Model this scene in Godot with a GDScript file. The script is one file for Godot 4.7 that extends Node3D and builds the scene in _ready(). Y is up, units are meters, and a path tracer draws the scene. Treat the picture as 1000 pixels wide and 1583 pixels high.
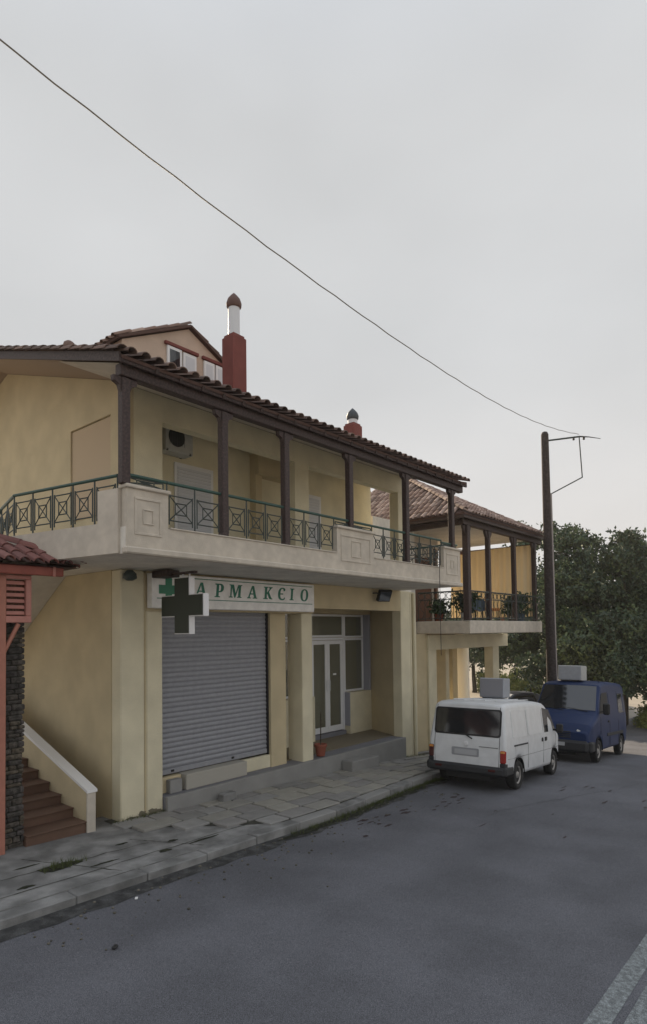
extends Node3D

# ---------------------------------------------------------------- mesh builder
class MB:
	var v := PackedVector3Array()
	var n := PackedVector3Array()
	func tri(a: Vector3, b: Vector3, c: Vector3, na = null, nb = null, nc = null) -> void:
		# a, b, c run counter-clockwise seen from outside
		var f := (b - a).cross(c - a)
		if f.length_squared() < 1e-14:
			return
		f = f.normalized()
		v.append(a); v.append(c); v.append(b)
		n.append(na if na != null else f)
		n.append(nc if nc != null else f)
		n.append(nb if nb != null else f)
	func quad(a: Vector3, b: Vector3, c: Vector3, d: Vector3) -> void:
		tri(a, b, c); tri(a, c, d)
	func box(c: Vector3, s: Vector3, b := Basis()) -> void:
		var h := s * 0.5
		var p := []
		for i in 8:
			p.append(c + b * Vector3(h.x if i & 1 else -h.x, h.y if i & 2 else -h.y, h.z if i & 4 else -h.z))
		quad(p[4], p[5], p[7], p[6]); quad(p[1], p[0], p[2], p[3])
		quad(p[5], p[1], p[3], p[7]); quad(p[0], p[4], p[6], p[2])
		quad(p[6], p[7], p[3], p[2]); quad(p[0], p[1], p[5], p[4])
	func bb(x0: float, x1: float, y0: float, y1: float, z0: float, z1: float) -> void:
		box(Vector3(x0 + x1, y0 + y1, z0 + z1) * 0.5, Vector3(absf(x1 - x0), absf(y1 - y0), absf(z1 - z0)))
	func cbox(c: Vector3, s: Vector3, r: float, b := Basis()) -> void:
		# box with chamfered edges
		var h := s * 0.5
		r = minf(r, minf(h.x, minf(h.y, h.z)) * 0.9)
		var q := func(sx: float, sy: float, sz: float, k: int) -> Vector3:
			return c + b * Vector3(sx * (h.x - (0.0 if k == 0 else r)), sy * (h.y - (0.0 if k == 1 else r)), sz * (h.z - (0.0 if k == 2 else r)))
		var out := func(a: Vector3, bb_: Vector3, cc: Vector3, d: Vector3) -> void:
			if (bb_ - a).cross(cc - a).dot((a + cc) * 0.5 - c) > 0: quad(a, bb_, cc, d)
			else: quad(a, d, cc, bb_)
		for s1 in [-1.0, 1.0]:
			out.call(q.call(s1, -1.0, -1.0, 0), q.call(s1, 1.0, -1.0, 0), q.call(s1, 1.0, 1.0, 0), q.call(s1, -1.0, 1.0, 0))
			out.call(q.call(-1.0, s1, -1.0, 1), q.call(1.0, s1, -1.0, 1), q.call(1.0, s1, 1.0, 1), q.call(-1.0, s1, 1.0, 1))
			out.call(q.call(-1.0, -1.0, s1, 2), q.call(1.0, -1.0, s1, 2), q.call(1.0, 1.0, s1, 2), q.call(-1.0, 1.0, s1, 2))
			for s2 in [-1.0, 1.0]:
				out.call(q.call(s1, s2, -1.0, 0), q.call(s1, s2, 1.0, 0), q.call(s1, s2, 1.0, 1), q.call(s1, s2, -1.0, 1))
				out.call(q.call(s1, -1.0, s2, 0), q.call(s1, 1.0, s2, 0), q.call(s1, 1.0, s2, 2), q.call(s1, -1.0, s2, 2))
				out.call(q.call(-1.0, s1, s2, 1), q.call(1.0, s1, s2, 1), q.call(1.0, s1, s2, 2), q.call(-1.0, s1, s2, 2))
				for s3 in [-1.0, 1.0]:
					var a: Vector3 = q.call(s1, s2, s3, 0)
					var b2: Vector3 = q.call(s1, s2, s3, 1)
					var c2: Vector3 = q.call(s1, s2, s3, 2)
					if (b2 - a).cross(c2 - a).dot(a - c) > 0: tri(a, b2, c2)
					else: tri(a, c2, b2)
	func cb(x0: float, x1: float, y0: float, y1: float, z0: float, z1: float, r := 0.012) -> void:
		cbox(Vector3(x0 + x1, y0 + y1, z0 + z1) * 0.5, Vector3(absf(x1 - x0), absf(y1 - y0), absf(z1 - z0)), r)
	func ring_strip(rows: Array, closed := true) -> void:
		# rows of equal length; smooth normals from neighbours; rows advance so that outside is (along ring) x (to next row)
		var m: int = rows[0].size()
		var nn := []
		for i in rows.size():
			var row := PackedVector3Array()
			for j in m:
				var jp: int = (j + 1) % m if closed else mini(j + 1, m - 1)
				var jm: int = (j - 1 + m) % m if closed else maxi(j - 1, 0)
				var du: Vector3 = rows[i][jp] - rows[i][jm]
				var dv: Vector3 = rows[mini(i + 1, rows.size() - 1)][j] - rows[maxi(i - 1, 0)][j]
				row.append(du.cross(dv).normalized())
			nn.append(row)
		for i in rows.size() - 1:
			for j in (m if closed else m - 1):
				var k: int = (j + 1) % m
				tri(rows[i][j], rows[i][k], rows[i + 1][k], nn[i][j], nn[i][k], nn[i + 1][k])
				tri(rows[i][j], rows[i + 1][k], rows[i + 1][j], nn[i][j], nn[i + 1][k], nn[i + 1][j])
	func fan(ring: PackedVector3Array, flip := false) -> void:
		var c := Vector3()
		for p in ring: c += p
		c /= ring.size()
		for j in ring.size():
			var k := (j + 1) % ring.size()
			if flip: tri(c, ring[k], ring[j])
			else: tri(c, ring[j], ring[k])
	func tube(pts: Array, r, sides := 6) -> void:
		# r: a number or a list with one radius per point
		var rows := []
		var up := Vector3.UP
		for i in pts.size():
			var t: Vector3 = (pts[mini(i + 1, pts.size() - 1)] - pts[maxi(i - 1, 0)]).normalized()
			var u := up - t * up.dot(t)
			if u.length() < 0.05: u = Vector3.RIGHT - t * t.x
			if u.length() < 0.05: u = Vector3.BACK - t * t.z
			u = u.normalized()
			var w := t.cross(u)
			var rr: float = r[i] if r is Array else r
			var row := PackedVector3Array()
			for j in sides:
				var a := TAU * j / sides
				row.append(pts[i] + (u * cos(a) + w * sin(a)) * rr)
			rows.append(row)
		ring_strip(rows)
		fan(rows[0], true); fan(rows[-1])
	func lathe(prof: Array, c: Vector3, sides := 16, b := Basis()) -> void:
		# prof: Vector2(radius, height) from bottom to top
		var rows := []
		for p in prof:
			var row := PackedVector3Array()
			for j in sides:
				var a := -TAU * j / sides
				row.append(c + b * Vector3(cos(a) * maxf(p.x, 0.0005), p.y, sin(a) * maxf(p.x, 0.0005)))
			rows.append(row)
		ring_strip(rows)
		fan(rows[0], true); fan(rows[-1])
	func prism(poly: Array, o: Vector3, ux: Vector3, uy: Vector3, d: Vector3) -> void:
		var pk := PackedVector2Array(poly)
		var idx := Geometry2D.triangulate_polygon(pk)
		var area := 0.0
		for i in pk.size():
			area += pk[i].cross(pk[(i + 1) % pk.size()])
		var front := ux.cross(uy).dot(d) > 0
		var at := func(p: Vector2, e: float) -> Vector3: return o + ux * p.x + uy * p.y + d * e
		for i in range(0, idx.size(), 3):
			var a := pk[idx[i]]; var b := pk[idx[i + 1]]; var c := pk[idx[i + 2]]
			if ((b - a).cross(c - a) > 0) != front:
				var s := b; b = c; c = s
			tri(at.call(a, 1.0), at.call(b, 1.0), at.call(c, 1.0))
			tri(at.call(a, 0.0), at.call(c, 0.0), at.call(b, 0.0))
		for i in pk.size():
			var a := pk[i]; var b := pk[(i + 1) % pk.size()]
			if (area > 0) != front:
				var s := b; b = a; a = s
			quad(at.call(a, 0.0), at.call(b, 0.0), at.call(b, 1.0), at.call(a, 1.0))
	func mesh(shift := Vector3()) -> ArrayMesh:
		var vv := v
		if shift != Vector3():
			vv = PackedVector3Array()
			for p in v: vv.append(p - shift)
		var arr := []
		arr.resize(Mesh.ARRAY_MAX)
		arr[Mesh.ARRAY_VERTEX] = vv
		arr[Mesh.ARRAY_NORMAL] = n
		var m := ArrayMesh.new()
		m.add_surface_from_arrays(Mesh.PRIMITIVE_TRIANGLES, arr)
		return m
	func base() -> Vector3:
		var a := v[0]; var b := v[0]
		for p in v:
			a = a.min(p); b = b.max(p)
		return Vector3((a.x + b.x) / 2, a.y, (a.z + b.z) / 2)

# ---------------------------------------------------------------- naming helpers
var used := {}
var off := Vector3()
var rng := RandomNumberGenerator.new()

func numbered(parent: Node, called: String) -> String:
	var key := "%d/%s" % [parent.get_instance_id(), called]
	var k: int = used.get(key, 0)
	used[key] = k + 1
	return called if k == 0 else "%s_%03d" % [called, k]

func tag(o: Node, label: String, category: String, group := "") -> Node:
	o.set_meta("label", label)
	o.set_meta("category", category)
	if group: o.set_meta("group", group)
	return o

func thing(called: String, label: String, category: String, at := Vector3(), turn := 0.0, group := "") -> Node3D:
	var o := Node3D.new()
	o.name = numbered(self, called)
	add_child(o, true)
	o.position = at
	o.rotation.y = turn
	tag(o, label, category, group)
	off = at
	return o

func put(called: String, mb: MB, mat: Material, parent: Node) -> MeshInstance3D:
	# a part; its points are given in the place's own axes unless off is zero
	var o := MeshInstance3D.new()
	o.name = numbered(parent, called)
	o.mesh = mb.mesh(off)
	o.material_override = null
	o.mesh.surface_set_material(0, mat)
	parent.add_child(o, true)
	return o

func put_mesh(called: String, m: Mesh, mat: Material, parent: Node, t: Transform3D) -> MeshInstance3D:
	var o := MeshInstance3D.new()
	o.name = numbered(parent, called)
	o.mesh = m
	if mat: o.material_override = mat
	o.transform = Transform3D(t.basis, t.origin - off)
	parent.add_child(o, true)
	return o

func solo(called: String, mb: MB, mat: Material, label: String, category: String, group := "") -> MeshInstance3D:
	var b := mb.base()
	var o := MeshInstance3D.new()
	o.name = numbered(self, called)
	o.mesh = mb.mesh(b)
	o.mesh.surface_set_material(0, mat)
	add_child(o, true)
	o.position = b
	tag(o, label, category, group)
	return o

func struct(called: String, mb: MB, mat: Material) -> MeshInstance3D:
	off = Vector3()
	var o := put(called, mb, mat, self)
	o.set_meta("kind", "structure")
	return o

func stuff(called: String, m: Mesh, mat: Material, xf: Array, cols: Array, parent: Node, label := "", category := "") -> MultiMeshInstance3D:
	var mm := MultiMesh.new()
	mm.transform_format = MultiMesh.TRANSFORM_3D
	mm.use_colors = cols.size() > 0
	mm.mesh = m
	mm.instance_count = xf.size()
	for i in xf.size():
		var t: Transform3D = xf[i]
		mm.set_instance_transform(i, Transform3D(t.basis, t.origin - off))
		if cols.size() > 0: mm.set_instance_color(i, cols[i])
	var o := MultiMeshInstance3D.new()
	o.name = numbered(parent, called)
	o.multimesh = mm
	o.material_override = mat
	o.set_meta("kind", "stuff")
	if label: o.set_meta("label", label)
	if category: o.set_meta("category", category)
	parent.add_child(o, true)
	return o

# ---------------------------------------------------------------- materials
var tex := {}
func noise_tex(key: String, seed_: int, freq: float, oct: int, lo: float, hi: float, size := 512, kind := FastNoiseLite.TYPE_SIMPLEX_SMOOTH, tint := Color(1, 1, 1)) -> NoiseTexture2D:
	if tex.has(key): return tex[key]
	var f := FastNoiseLite.new()
	f.seed = seed_; f.frequency = freq; f.fractal_octaves = oct; f.noise_type = kind
	if oct > 1: f.fractal_type = FastNoiseLite.FRACTAL_FBM
	var t := NoiseTexture2D.new()
	t.width = size; t.height = size; t.seamless = true; t.noise = f
	var g := Gradient.new()
	g.set_color(0, Color(lo * tint.r, lo * tint.g, lo * tint.b)); g.set_color(1, Color(hi, hi, hi))
	g.set_offset(0, 0.2); g.set_offset(1, 0.8)
	t.color_ramp = g
	tex[key] = t
	return t

func normal_tex(key: String, seed_: int, freq: float, oct: int, strength: float, size := 512, kind := FastNoiseLite.TYPE_SIMPLEX_SMOOTH) -> NoiseTexture2D:
	if tex.has(key): return tex[key]
	var f := FastNoiseLite.new()
	f.seed = seed_; f.frequency = freq; f.fractal_octaves = oct; f.noise_type = kind
	var t := NoiseTexture2D.new()
	t.width = size; t.height = size; t.seamless = true; t.noise = f
	t.as_normal_map = true; t.bump_strength = strength
	tex[key] = t
	return t

func lin(r: float, g: float, b: float) -> Color:
	return Color(r, g, b).linear_to_srgb()

func mat(c: Color, rough := 0.85, metal := 0.0) -> StandardMaterial3D:
	var m := StandardMaterial3D.new()
	m.albedo_color = c; m.roughness = rough; m.metallic = metal
	return m

func textured(c: Color, rough: float, albedo: Texture2D, s: float, detail: Texture2D = null, s2 := 0.2, bump: Texture2D = null, amount := 0.5) -> StandardMaterial3D:
	var m := mat(c, rough)
	m.albedo_texture = albedo
	m.uv1_triplanar = true; m.uv1_world_triplanar = true
	m.uv1_scale = Vector3(s, s, s)
	if detail:
		m.detail_enabled = true
		m.detail_albedo = detail
		m.detail_blend_mode = BaseMaterial3D.BLEND_MODE_MUL
		m.detail_uv_layer = BaseMaterial3D.DETAIL_UV_2
		m.uv2_triplanar = true; m.uv2_world_triplanar = true
		m.uv2_scale = Vector3(s2, s2, s2)
	if bump:
		m.normal_enabled = true
		m.normal_texture = bump
		m.normal_scale = amount
	return m

# ---------------------------------------------------------------- terrain
func kz(x: float) -> float: return 2.30 - 0.09 * maxf(0.0, x - 3.0)

func soft(a: float) -> float: return 0.5 * (a + sqrt(a * a + 1.0))
func g(x: float) -> float:
	x = maxf(x, -9.0)
	return -0.027 * x - 0.06 * soft(x - 7.0) + 0.075 * soft(x - 23.0)

func sheet(x0: float, x1: float, z0: float, z1: float, dy: float, step := 0.5) -> MB:
	var mb := MB.new()
	var n := maxi(1, int(ceil((x1 - x0) / step)))
	for i in n:
		var a := lerpf(x0, x1, float(i) / n); var b := lerpf(x0, x1, float(i + 1) / n)
		mb.quad(Vector3(a, g(a) + dy, z1), Vector3(b, g(b) + dy, z1), Vector3(b, g(b) + dy, z0), Vector3(a, g(a) + dy, z0))
	return mb

# ---------------------------------------------------------------- roof tiles
var tile_mesh: ArrayMesh
var tile_mats := []
var tile_stuff: StandardMaterial3D

func make_tile(w: float, l: float) -> ArrayMesh:
	var mb := MB.new()
	var seg := 6
	var t := 0.014
	for half in 2:
		pass
	var at := func(k: int, z: float, r: float) -> Vector3:
		var a := PI * k / seg
		var taper := 1.0 if z > 0 else 0.84
		return Vector3(-cos(a) * r * taper, sin(a) * r * 0.85 * taper, z)
	var r := w * 0.5
	for k in seg:
		mb.quad(at.call(k, l / 2, r), at.call(k + 1, l / 2, r), at.call(k + 1, -l / 2, r), at.call(k, -l / 2, r))
		mb.quad(at.call(k + 1, l / 2, r - t), at.call(k, l / 2, r - t), at.call(k, -l / 2, r - t), at.call(k + 1, -l / 2, r - t))
		mb.quad(at.call(k, l / 2, r - t), at.call(k + 1, l / 2, r - t), at.call(k + 1, l / 2, r), at.call(k, l / 2, r))
	return mb.mesh()

func tiles(parent: Node, o: Vector3, u: Vector3, s: Vector3, poly: Array, most: int, mats: Array) -> void:
	# barrel tiles on the plane through o spanned by u (along the eave) and s (up the slope); poly in (u, s)
	var nrm := s.cross(u).normalized() * -1.0
	if nrm.y < 0: nrm = -nrm
	var pk := PackedVector2Array(poly)
	var lo := pk[0]; var hi := pk[0]
	for p in pk:
		lo = lo.min(p); hi = hi.max(p)
	var w := 0.215; var l := 0.34
	var made := 0
	var rest := []; var cols := []
	var rows := int(ceil((hi.y - lo.y) / l))
	for j in rows:
		var sy := lo.y + (j + 0.5) * l
		var n := int((hi.x - lo.x) / w)
		for i in n:
			var ux := lo.x + (i + 0.5) * w
			if not Geometry2D.is_point_in_polygon(Vector2(ux, sy), pk): continue
			var b := Basis(u, nrm, u.cross(nrm))
			b = b.rotated(u, -0.035 + rng.randf_range(-0.012, 0.012)).rotated(nrm, rng.randf_range(-0.035, 0.035))
			var t := Transform3D(b, o + u * (ux + rng.randf_range(-0.006, 0.006)) + s * (sy - 0.04 + rng.randf_range(-0.012, 0.012)) + nrm * 0.012)
			if made < most:
				put_mesh("roof_tile", tile_mesh, mats[rng.randi() % mats.size()], parent, t)
				made += 1
			else:
				rest.append(t)
				var c: Color = mats[rng.randi() % mats.size()].albedo_color.srgb_to_linear()
				cols.append(c)
	if rest.size() > 0:
		stuff("roof_tiles", tile_mesh, tile_stuff, rest, cols, parent)

func ridge_caps(parent: Node, a: Vector3, b: Vector3, mats: Array) -> void:
	var d := (b - a).normalized()
	var n := int((a.distance_to(b)) / 0.34)
	var side := d.cross(Vector3.UP).normalized()
	var up := side.cross(d)
	for i in n:
		var bs := Basis(side, up, side.cross(up)).scaled_local(Vector3(1.15, 1.3, 1.1))
		put_mesh("ridge_tile", tile_mesh, mats[rng.randi() % mats.size()], parent, Transform3D(bs, a + d * (0.34 * (i + 0.5)) + up * 0.03))

# ---------------------------------------------------------------- railings
func panel_mesh(w: float, h: float, mb: MB, o: Vector3, u: Vector3, style := 0) -> void:
	# a wrought iron panel: frame, inner square with a cross, ties to the corners
	var up := Vector3.UP
	var p := func(x: float, y: float) -> Vector3: return o + u * x + up * y
	var r := 0.011
	var x0 := 0.03; var x1 := w - 0.03
	mb.tube([p.call(x0, 0.0), p.call(x0, h)], r, 5)
	mb.tube([p.call(x1, 0.0), p.call(x1, h)], r, 5)
	var y0 := h * 0.14; var y1 := h * 0.96
	mb.tube([p.call(x0, y0), p.call(x1, y0)], r, 5)
	mb.tube([p.call(x0, y1), p.call(x1, y1)], r, 5)
	var ix := (x1 - x0) * 0.26; var iy := (y1 - y0) * 0.27
	var q0 := x0 + ix; var q1 := x1 - ix; var w0 := y0 + iy; var w1 := y1 - iy
	for e in [[q0, w0, q1, w0], [q1, w0, q1, w1], [q1, w1, q0, w1], [q0, w1, q0, w0], [q0, w0, q1, w1], [q0, w1, q1, w0], [x0, y0, q0, w0], [x1, y0, q1, w0], [x0, y1, q0, w1], [x1, y1, q1, w1]]:
		mb.tube([p.call(e[0], e[1]), p.call(e[2], e[3])], r * 0.9, 4)

func railing(parent: Node, a: Vector3, b: Vector3, n: int, top: float, h0: float, h1: float, green: Material, iron: Material) -> void:
	# a handrail from a to b at height top above a.y, and n panels between h0 and h1
	var r := MB.new()
	r.tube([a + Vector3.UP * top, b + Vector3.UP * top], 0.026, 8)
	var ro := put("railing", r, green, parent)
	var u := (b - a).normalized()
	var w := a.distance_to(b) / n
	for i in n:
		var p := MB.new()
		panel_mesh(w - 0.03, h1 - h0, p, a + u * (w * i + 0.015) + Vector3.UP * h0, u)
		put("railing_panel", p, iron, ro)
		var bar := MB.new()
		bar.tube([a + u * (w * i) + Vector3.UP * (h0 - 0.05), a + u * (w * i) + Vector3.UP * top], 0.013, 5)
		put("baluster", bar, iron, ro)

# ---------------------------------------------------------------- vehicles
func ring_at(x: float, yb: float, yt: float, w: float, wt: float, belt: float, rt: float) -> PackedVector3Array:
	var bl := minf(belt, yt - rt - 0.04)
	var half := []
	half.append(Vector2(0, yb))
	half.append(Vector2(w * 0.86, yb))
	half.append(Vector2(w * 0.965, yb + 0.03))
	half.append(Vector2(w * 0.99, yb + 0.10))
	half.append(Vector2(w, lerpf(yb, bl, 0.5)))
	half.append(Vector2(w * 0.995, bl))
	var a := Vector2(w * 0.995, bl)
	var b := Vector2(wt, yt - rt)
	half.append(a.lerp(b, 0.33)); half.append(a.lerp(b, 0.66)); half.append(b)
	half.append(Vector2(wt - rt * 0.13, yt - rt * 0.5))
	half.append(Vector2(wt - rt * 0.45, yt - rt * 0.13))
	half.append(Vector2(wt - rt, yt))
	half.append(Vector2((wt - rt) * 0.5, yt + 0.018))
	half.append(Vector2(0, yt + 0.024))
	var out := PackedVector3Array()
	for p in half: out.append(Vector3(x, p.y, p.x))
	for i in range(half.size() - 2, 0, -1): out.append(Vector3(x, half[i].y, -half[i].x))
	return out

func lerp_table(t: Array, x: float) -> float:
	# t: Vector2(x, value) rising in x
	if x <= t[0].x: return t[0].y
	for i in t.size() - 1:
		if x <= t[i + 1].x:
			return lerpf(t[i].y, t[i + 1].y, (x - t[i].x) / maxf(1e-6, t[i + 1].x - t[i].x))
	return t[-1].y

class Van:
	var top := []; var bot := []; var wid := []
	var tum := 0.12; var belt := 1.05; var rt := 0.14
	var wb := 2.9; var wr := 0.33
	var xr := -0.9; var xf := 3.8
	var lean := 0.0; var lean_y := 1.0

func van_side(d: Van, x: float, y: float) -> float:
	var w := lerp_table(d.wid, x); var yt := lerp_table(d.top, x)
	var bl := minf(d.belt, yt - d.rt - 0.04)
	if y <= bl: return w
	var wt := w - d.tum * clampf((yt - d.belt) / 0.9, 0.0, 1.0)
	return lerpf(w * 0.995, wt, clampf((y - bl) / maxf(0.01, yt - d.rt - bl), 0.0, 1.0))

func van_warp(d: Van, p: Vector3) -> Vector3:
	# the rear leans forward above the belt
	var k := clampf(1.0 - (p.x - d.xr) / 0.9, 0.0, 1.0)
	return p + Vector3(d.lean * maxf(0.0, p.y - d.lean_y) * k * k, 0, 0)

func van_body(d: Van) -> MB:
	var xs := []
	var n := 64
	for i in n + 1: xs.append(lerpf(d.xr + 0.05, d.xf - 0.05, float(i) / n))
	for k in 2:
		var c := d.wb * k
		for s in [-1.0, 1.0]:
			for e in [0.0, 0.02, 0.08]: xs.append(c + s * (d.wr + 0.07 - e))
	for p in d.top: if p.x > d.xr + 0.05 and p.x < d.xf - 0.05: xs.append(p.x)
	xs.sort()
	var rows := []
	var get_ring := func(x: float, ins: float) -> PackedVector3Array:
		var yb := lerp_table(d.bot, x)
		for k in 2:
			var dx := absf(x - d.wb * k)
			var R := d.wr + 0.07
			if dx < R: yb = maxf(yb, d.wr + sqrt(R * R - dx * dx))
		var yt := lerp_table(d.top, x) - ins
		var w := lerp_table(d.wid, x) - ins
		yb = minf(yb + ins, yt - 0.1)
		var wt := w - d.tum * clampf((yt - d.belt) / 0.9, 0.0, 1.0)
		return ring_at(x, yb, yt, w, wt, d.belt, d.rt)
	var shift := func(r: PackedVector3Array, x: float) -> PackedVector3Array:
		var o := PackedVector3Array()
		for p in r: o.append(van_warp(d, Vector3(x, p.y, p.z)))
		return o
	rows.append(shift.call(get_ring.call(d.xr + 0.05, 0.055), d.xr))
	rows.append(shift.call(get_ring.call(d.xr + 0.05, 0.018), d.xr + 0.015))
	for x in xs:
		var r: PackedVector3Array = get_ring.call(x, 0.0)
		rows.append(shift.call(r, x))
	rows.append(shift.call(get_ring.call(d.xf - 0.05, 0.018), d.xf - 0.015))
	rows.append(shift.call(get_ring.call(d.xf - 0.05, 0.055), d.xf))
	# the ring runs bottom -> +z -> top -> -z: along x outward is dv x du, so turn the rows round
	rows.reverse()
	var mb := MB.new()
	mb.ring_strip(rows)
	# flat end caps, row by row of the half ring
	var cap := func(r: PackedVector3Array, flip: bool) -> void:
		var m := r.size()
		for j in range(0, m / 2):
			var a := r[j]; var b := r[j + 1]; var c := r[(m - j - 1) % m]; var e := r[(m - j) % m]
			if flip: mb.quad(a, e, c, b)
			else: mb.quad(a, b, c, e)
	cap.call(rows[0], true)
	cap.call(rows[-1], false)
	return mb

func side_patch(d: Van, poly: Array, s: float, out: float, warp := true) -> MB:
	# a thin sheet that follows the side of the body; poly in (x, y)
	var mb := MB.new()
	var pk := PackedVector2Array(poly)
	var idx := Geometry2D.triangulate_polygon(pk)
	var p3 := func(p: Vector2, o: float) -> Vector3:
		var q := Vector3(p.x, p.y, s * (van_side(d, p.x, p.y) + o))
		return van_warp(d, q) if warp else q
	for i in range(0, idx.size(), 3):
		var a := pk[idx[i]]; var b := pk[idx[i + 1]]; var c := pk[idx[i + 2]]
		if ((b - a).cross(c - a) > 0) != (s > 0):
			var t := b; b = c; c = t
		mb.tri(p3.call(a, out), p3.call(b, out), p3.call(c, out))
	var area := 0.0
	for i in pk.size(): area += pk[i].cross(pk[(i + 1) % pk.size()])
	for i in pk.size():
		var a := pk[i]; var b := pk[(i + 1) % pk.size()]
		if (area > 0) != (s > 0):
			var t := b; b = a; a = t
		mb.quad(p3.call(a, -0.03), p3.call(b, -0.03), p3.call(b, out), p3.call(a, out))
	return mb

func rounded(x0: float, x1: float, y0: float, y1: float, r: float, n := 4) -> Array:
	var out := []
	for c in [[x1 - r, y1 - r, 0.0], [x0 + r, y1 - r, 0.5], [x0 + r, y0 + r, 1.0], [x1 - r, y0 + r, 1.5]]:
		for i in n + 1:
			var a: float = (c[2] + 0.5 * i / n) * PI
			out.append(Vector2(c[0] + cos(a) * r, c[1] + sin(a) * r))
	return out

func rear_patch(d: Van, poly: Array, out: float) -> MB:
	# on the rear face; poly in (z, y)
	var mb := MB.new()
	var pk := PackedVector2Array(poly)
	var idx := Geometry2D.triangulate_polygon(pk)
	var p3 := func(p: Vector2, o: float) -> Vector3: return van_warp(d, Vector3(d.xr, p.y, p.x)) + Vector3(-o, 0, 0)
	for i in range(0, idx.size(), 3):
		var a := pk[idx[i]]; var b := pk[idx[i + 1]]; var c := pk[idx[i + 2]]
		if (b - a).cross(c - a) < 0:
			var t := b; b = c; c = t
		mb.tri(p3.call(a, out), p3.call(b, out), p3.call(c, out))
	var area := 0.0
	for i in pk.size(): area += pk[i].cross(pk[(i + 1) % pk.size()])
	for i in pk.size():
		var a := pk[i]; var b := pk[(i + 1) % pk.size()]
		if area < 0:
			var t := b; b = a; a = t
		mb.quad(p3.call(a, -0.02), p3.call(b, -0.02), p3.call(b, out), p3.call(a, out))
	return mb

func top_patch(d: Van, x0: float, x1: float, w0: float, w1: float, out: float, n := 10) -> MB:
	# on the windscreen or bonnet: from x0 (half width w0) to x1 (half width w1)
	var mb := MB.new()
	var rows := []
	for i in n + 1:
		var t := float(i) / n
		var x := lerpf(x0, x1, t); var w := lerpf(w0, w1, t)
		var y := lerp_table(d.top, x)
		var sl := (lerp_table(d.top, x + 0.02) - lerp_table(d.top, x - 0.02)) / 0.04
		var nr := Vector3(-sl, 1, 0).normalized()
		var row := PackedVector3Array()
		for j in 9:
			var k := j / 4.0 - 1.0
			row.append(Vector3(x, y + 0.024 * (1.0 - k * k * 0.6), w * k) + nr * out)
		rows.append(row)
	mb.ring_strip(rows, false)
	return mb

func add_wheel(parent: Node, d: Van, x: float, s: float, tyre: Material, rim: Material, steer := 0.0) -> void:
	var b := Basis(Vector3.RIGHT, s * PI / 2).rotated(Vector3.UP, steer)
	var c := Vector3(x, d.wr, s * (lerp_table(d.wid, x) - 0.12))
	var t := MB.new()
	var R := d.wr
	t.lathe([Vector2(R * 0.62, -0.10), Vector2(R * 0.93, -0.105), Vector2(R, -0.07), Vector2(R, 0.07), Vector2(R * 0.93, 0.105), Vector2(R * 0.66, 0.10), Vector2(R * 0.62, 0.06)], c, 28, b)
	var o := put("wheel", t, tyre, parent)
	var r := MB.new()
	r.lathe([Vector2(R * 0.63, 0.05), Vector2(R * 0.63, 0.085), Vector2(R * 0.58, 0.075), Vector2(R * 0.5, 0.045), Vector2(R * 0.24, 0.06), Vector2(R * 0.2, 0.085), Vector2(0.0, 0.09)], c, 24, b)
	put("rim", r, rim, o)

# ---------------------------------------------------------------- trees
var leaf_mesh: ArrayMesh
func make_leaves(sz: float) -> ArrayMesh:
	var mb := MB.new()
	var r := RandomNumberGenerator.new()
	r.seed = 5
	for i in 5:
		var d := Vector3(r.randf_range(-1, 1), r.randf_range(-0.7, 0.8), r.randf_range(-1, 1)).normalized()
		var sd := d.cross(Vector3(r.randf_range(-1, 1), 1, r.randf_range(-1, 1))).normalized()
		var o := d * sz * r.randf_range(0.05, 0.5) + Vector3(r.randf_range(-1, 1), r.randf_range(-1, 1), r.randf_range(-1, 1)) * sz * 0.4
		var l := sz * r.randf_range(0.7, 1.0); var w := l * 0.3
		var nn := d.cross(sd) * 0.12 * l
		mb.quad(o, o + d * l * 0.45 + sd * w + nn, o + d * l, o + d * l * 0.45 - sd * w + nn)
	return mb.mesh()

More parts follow.
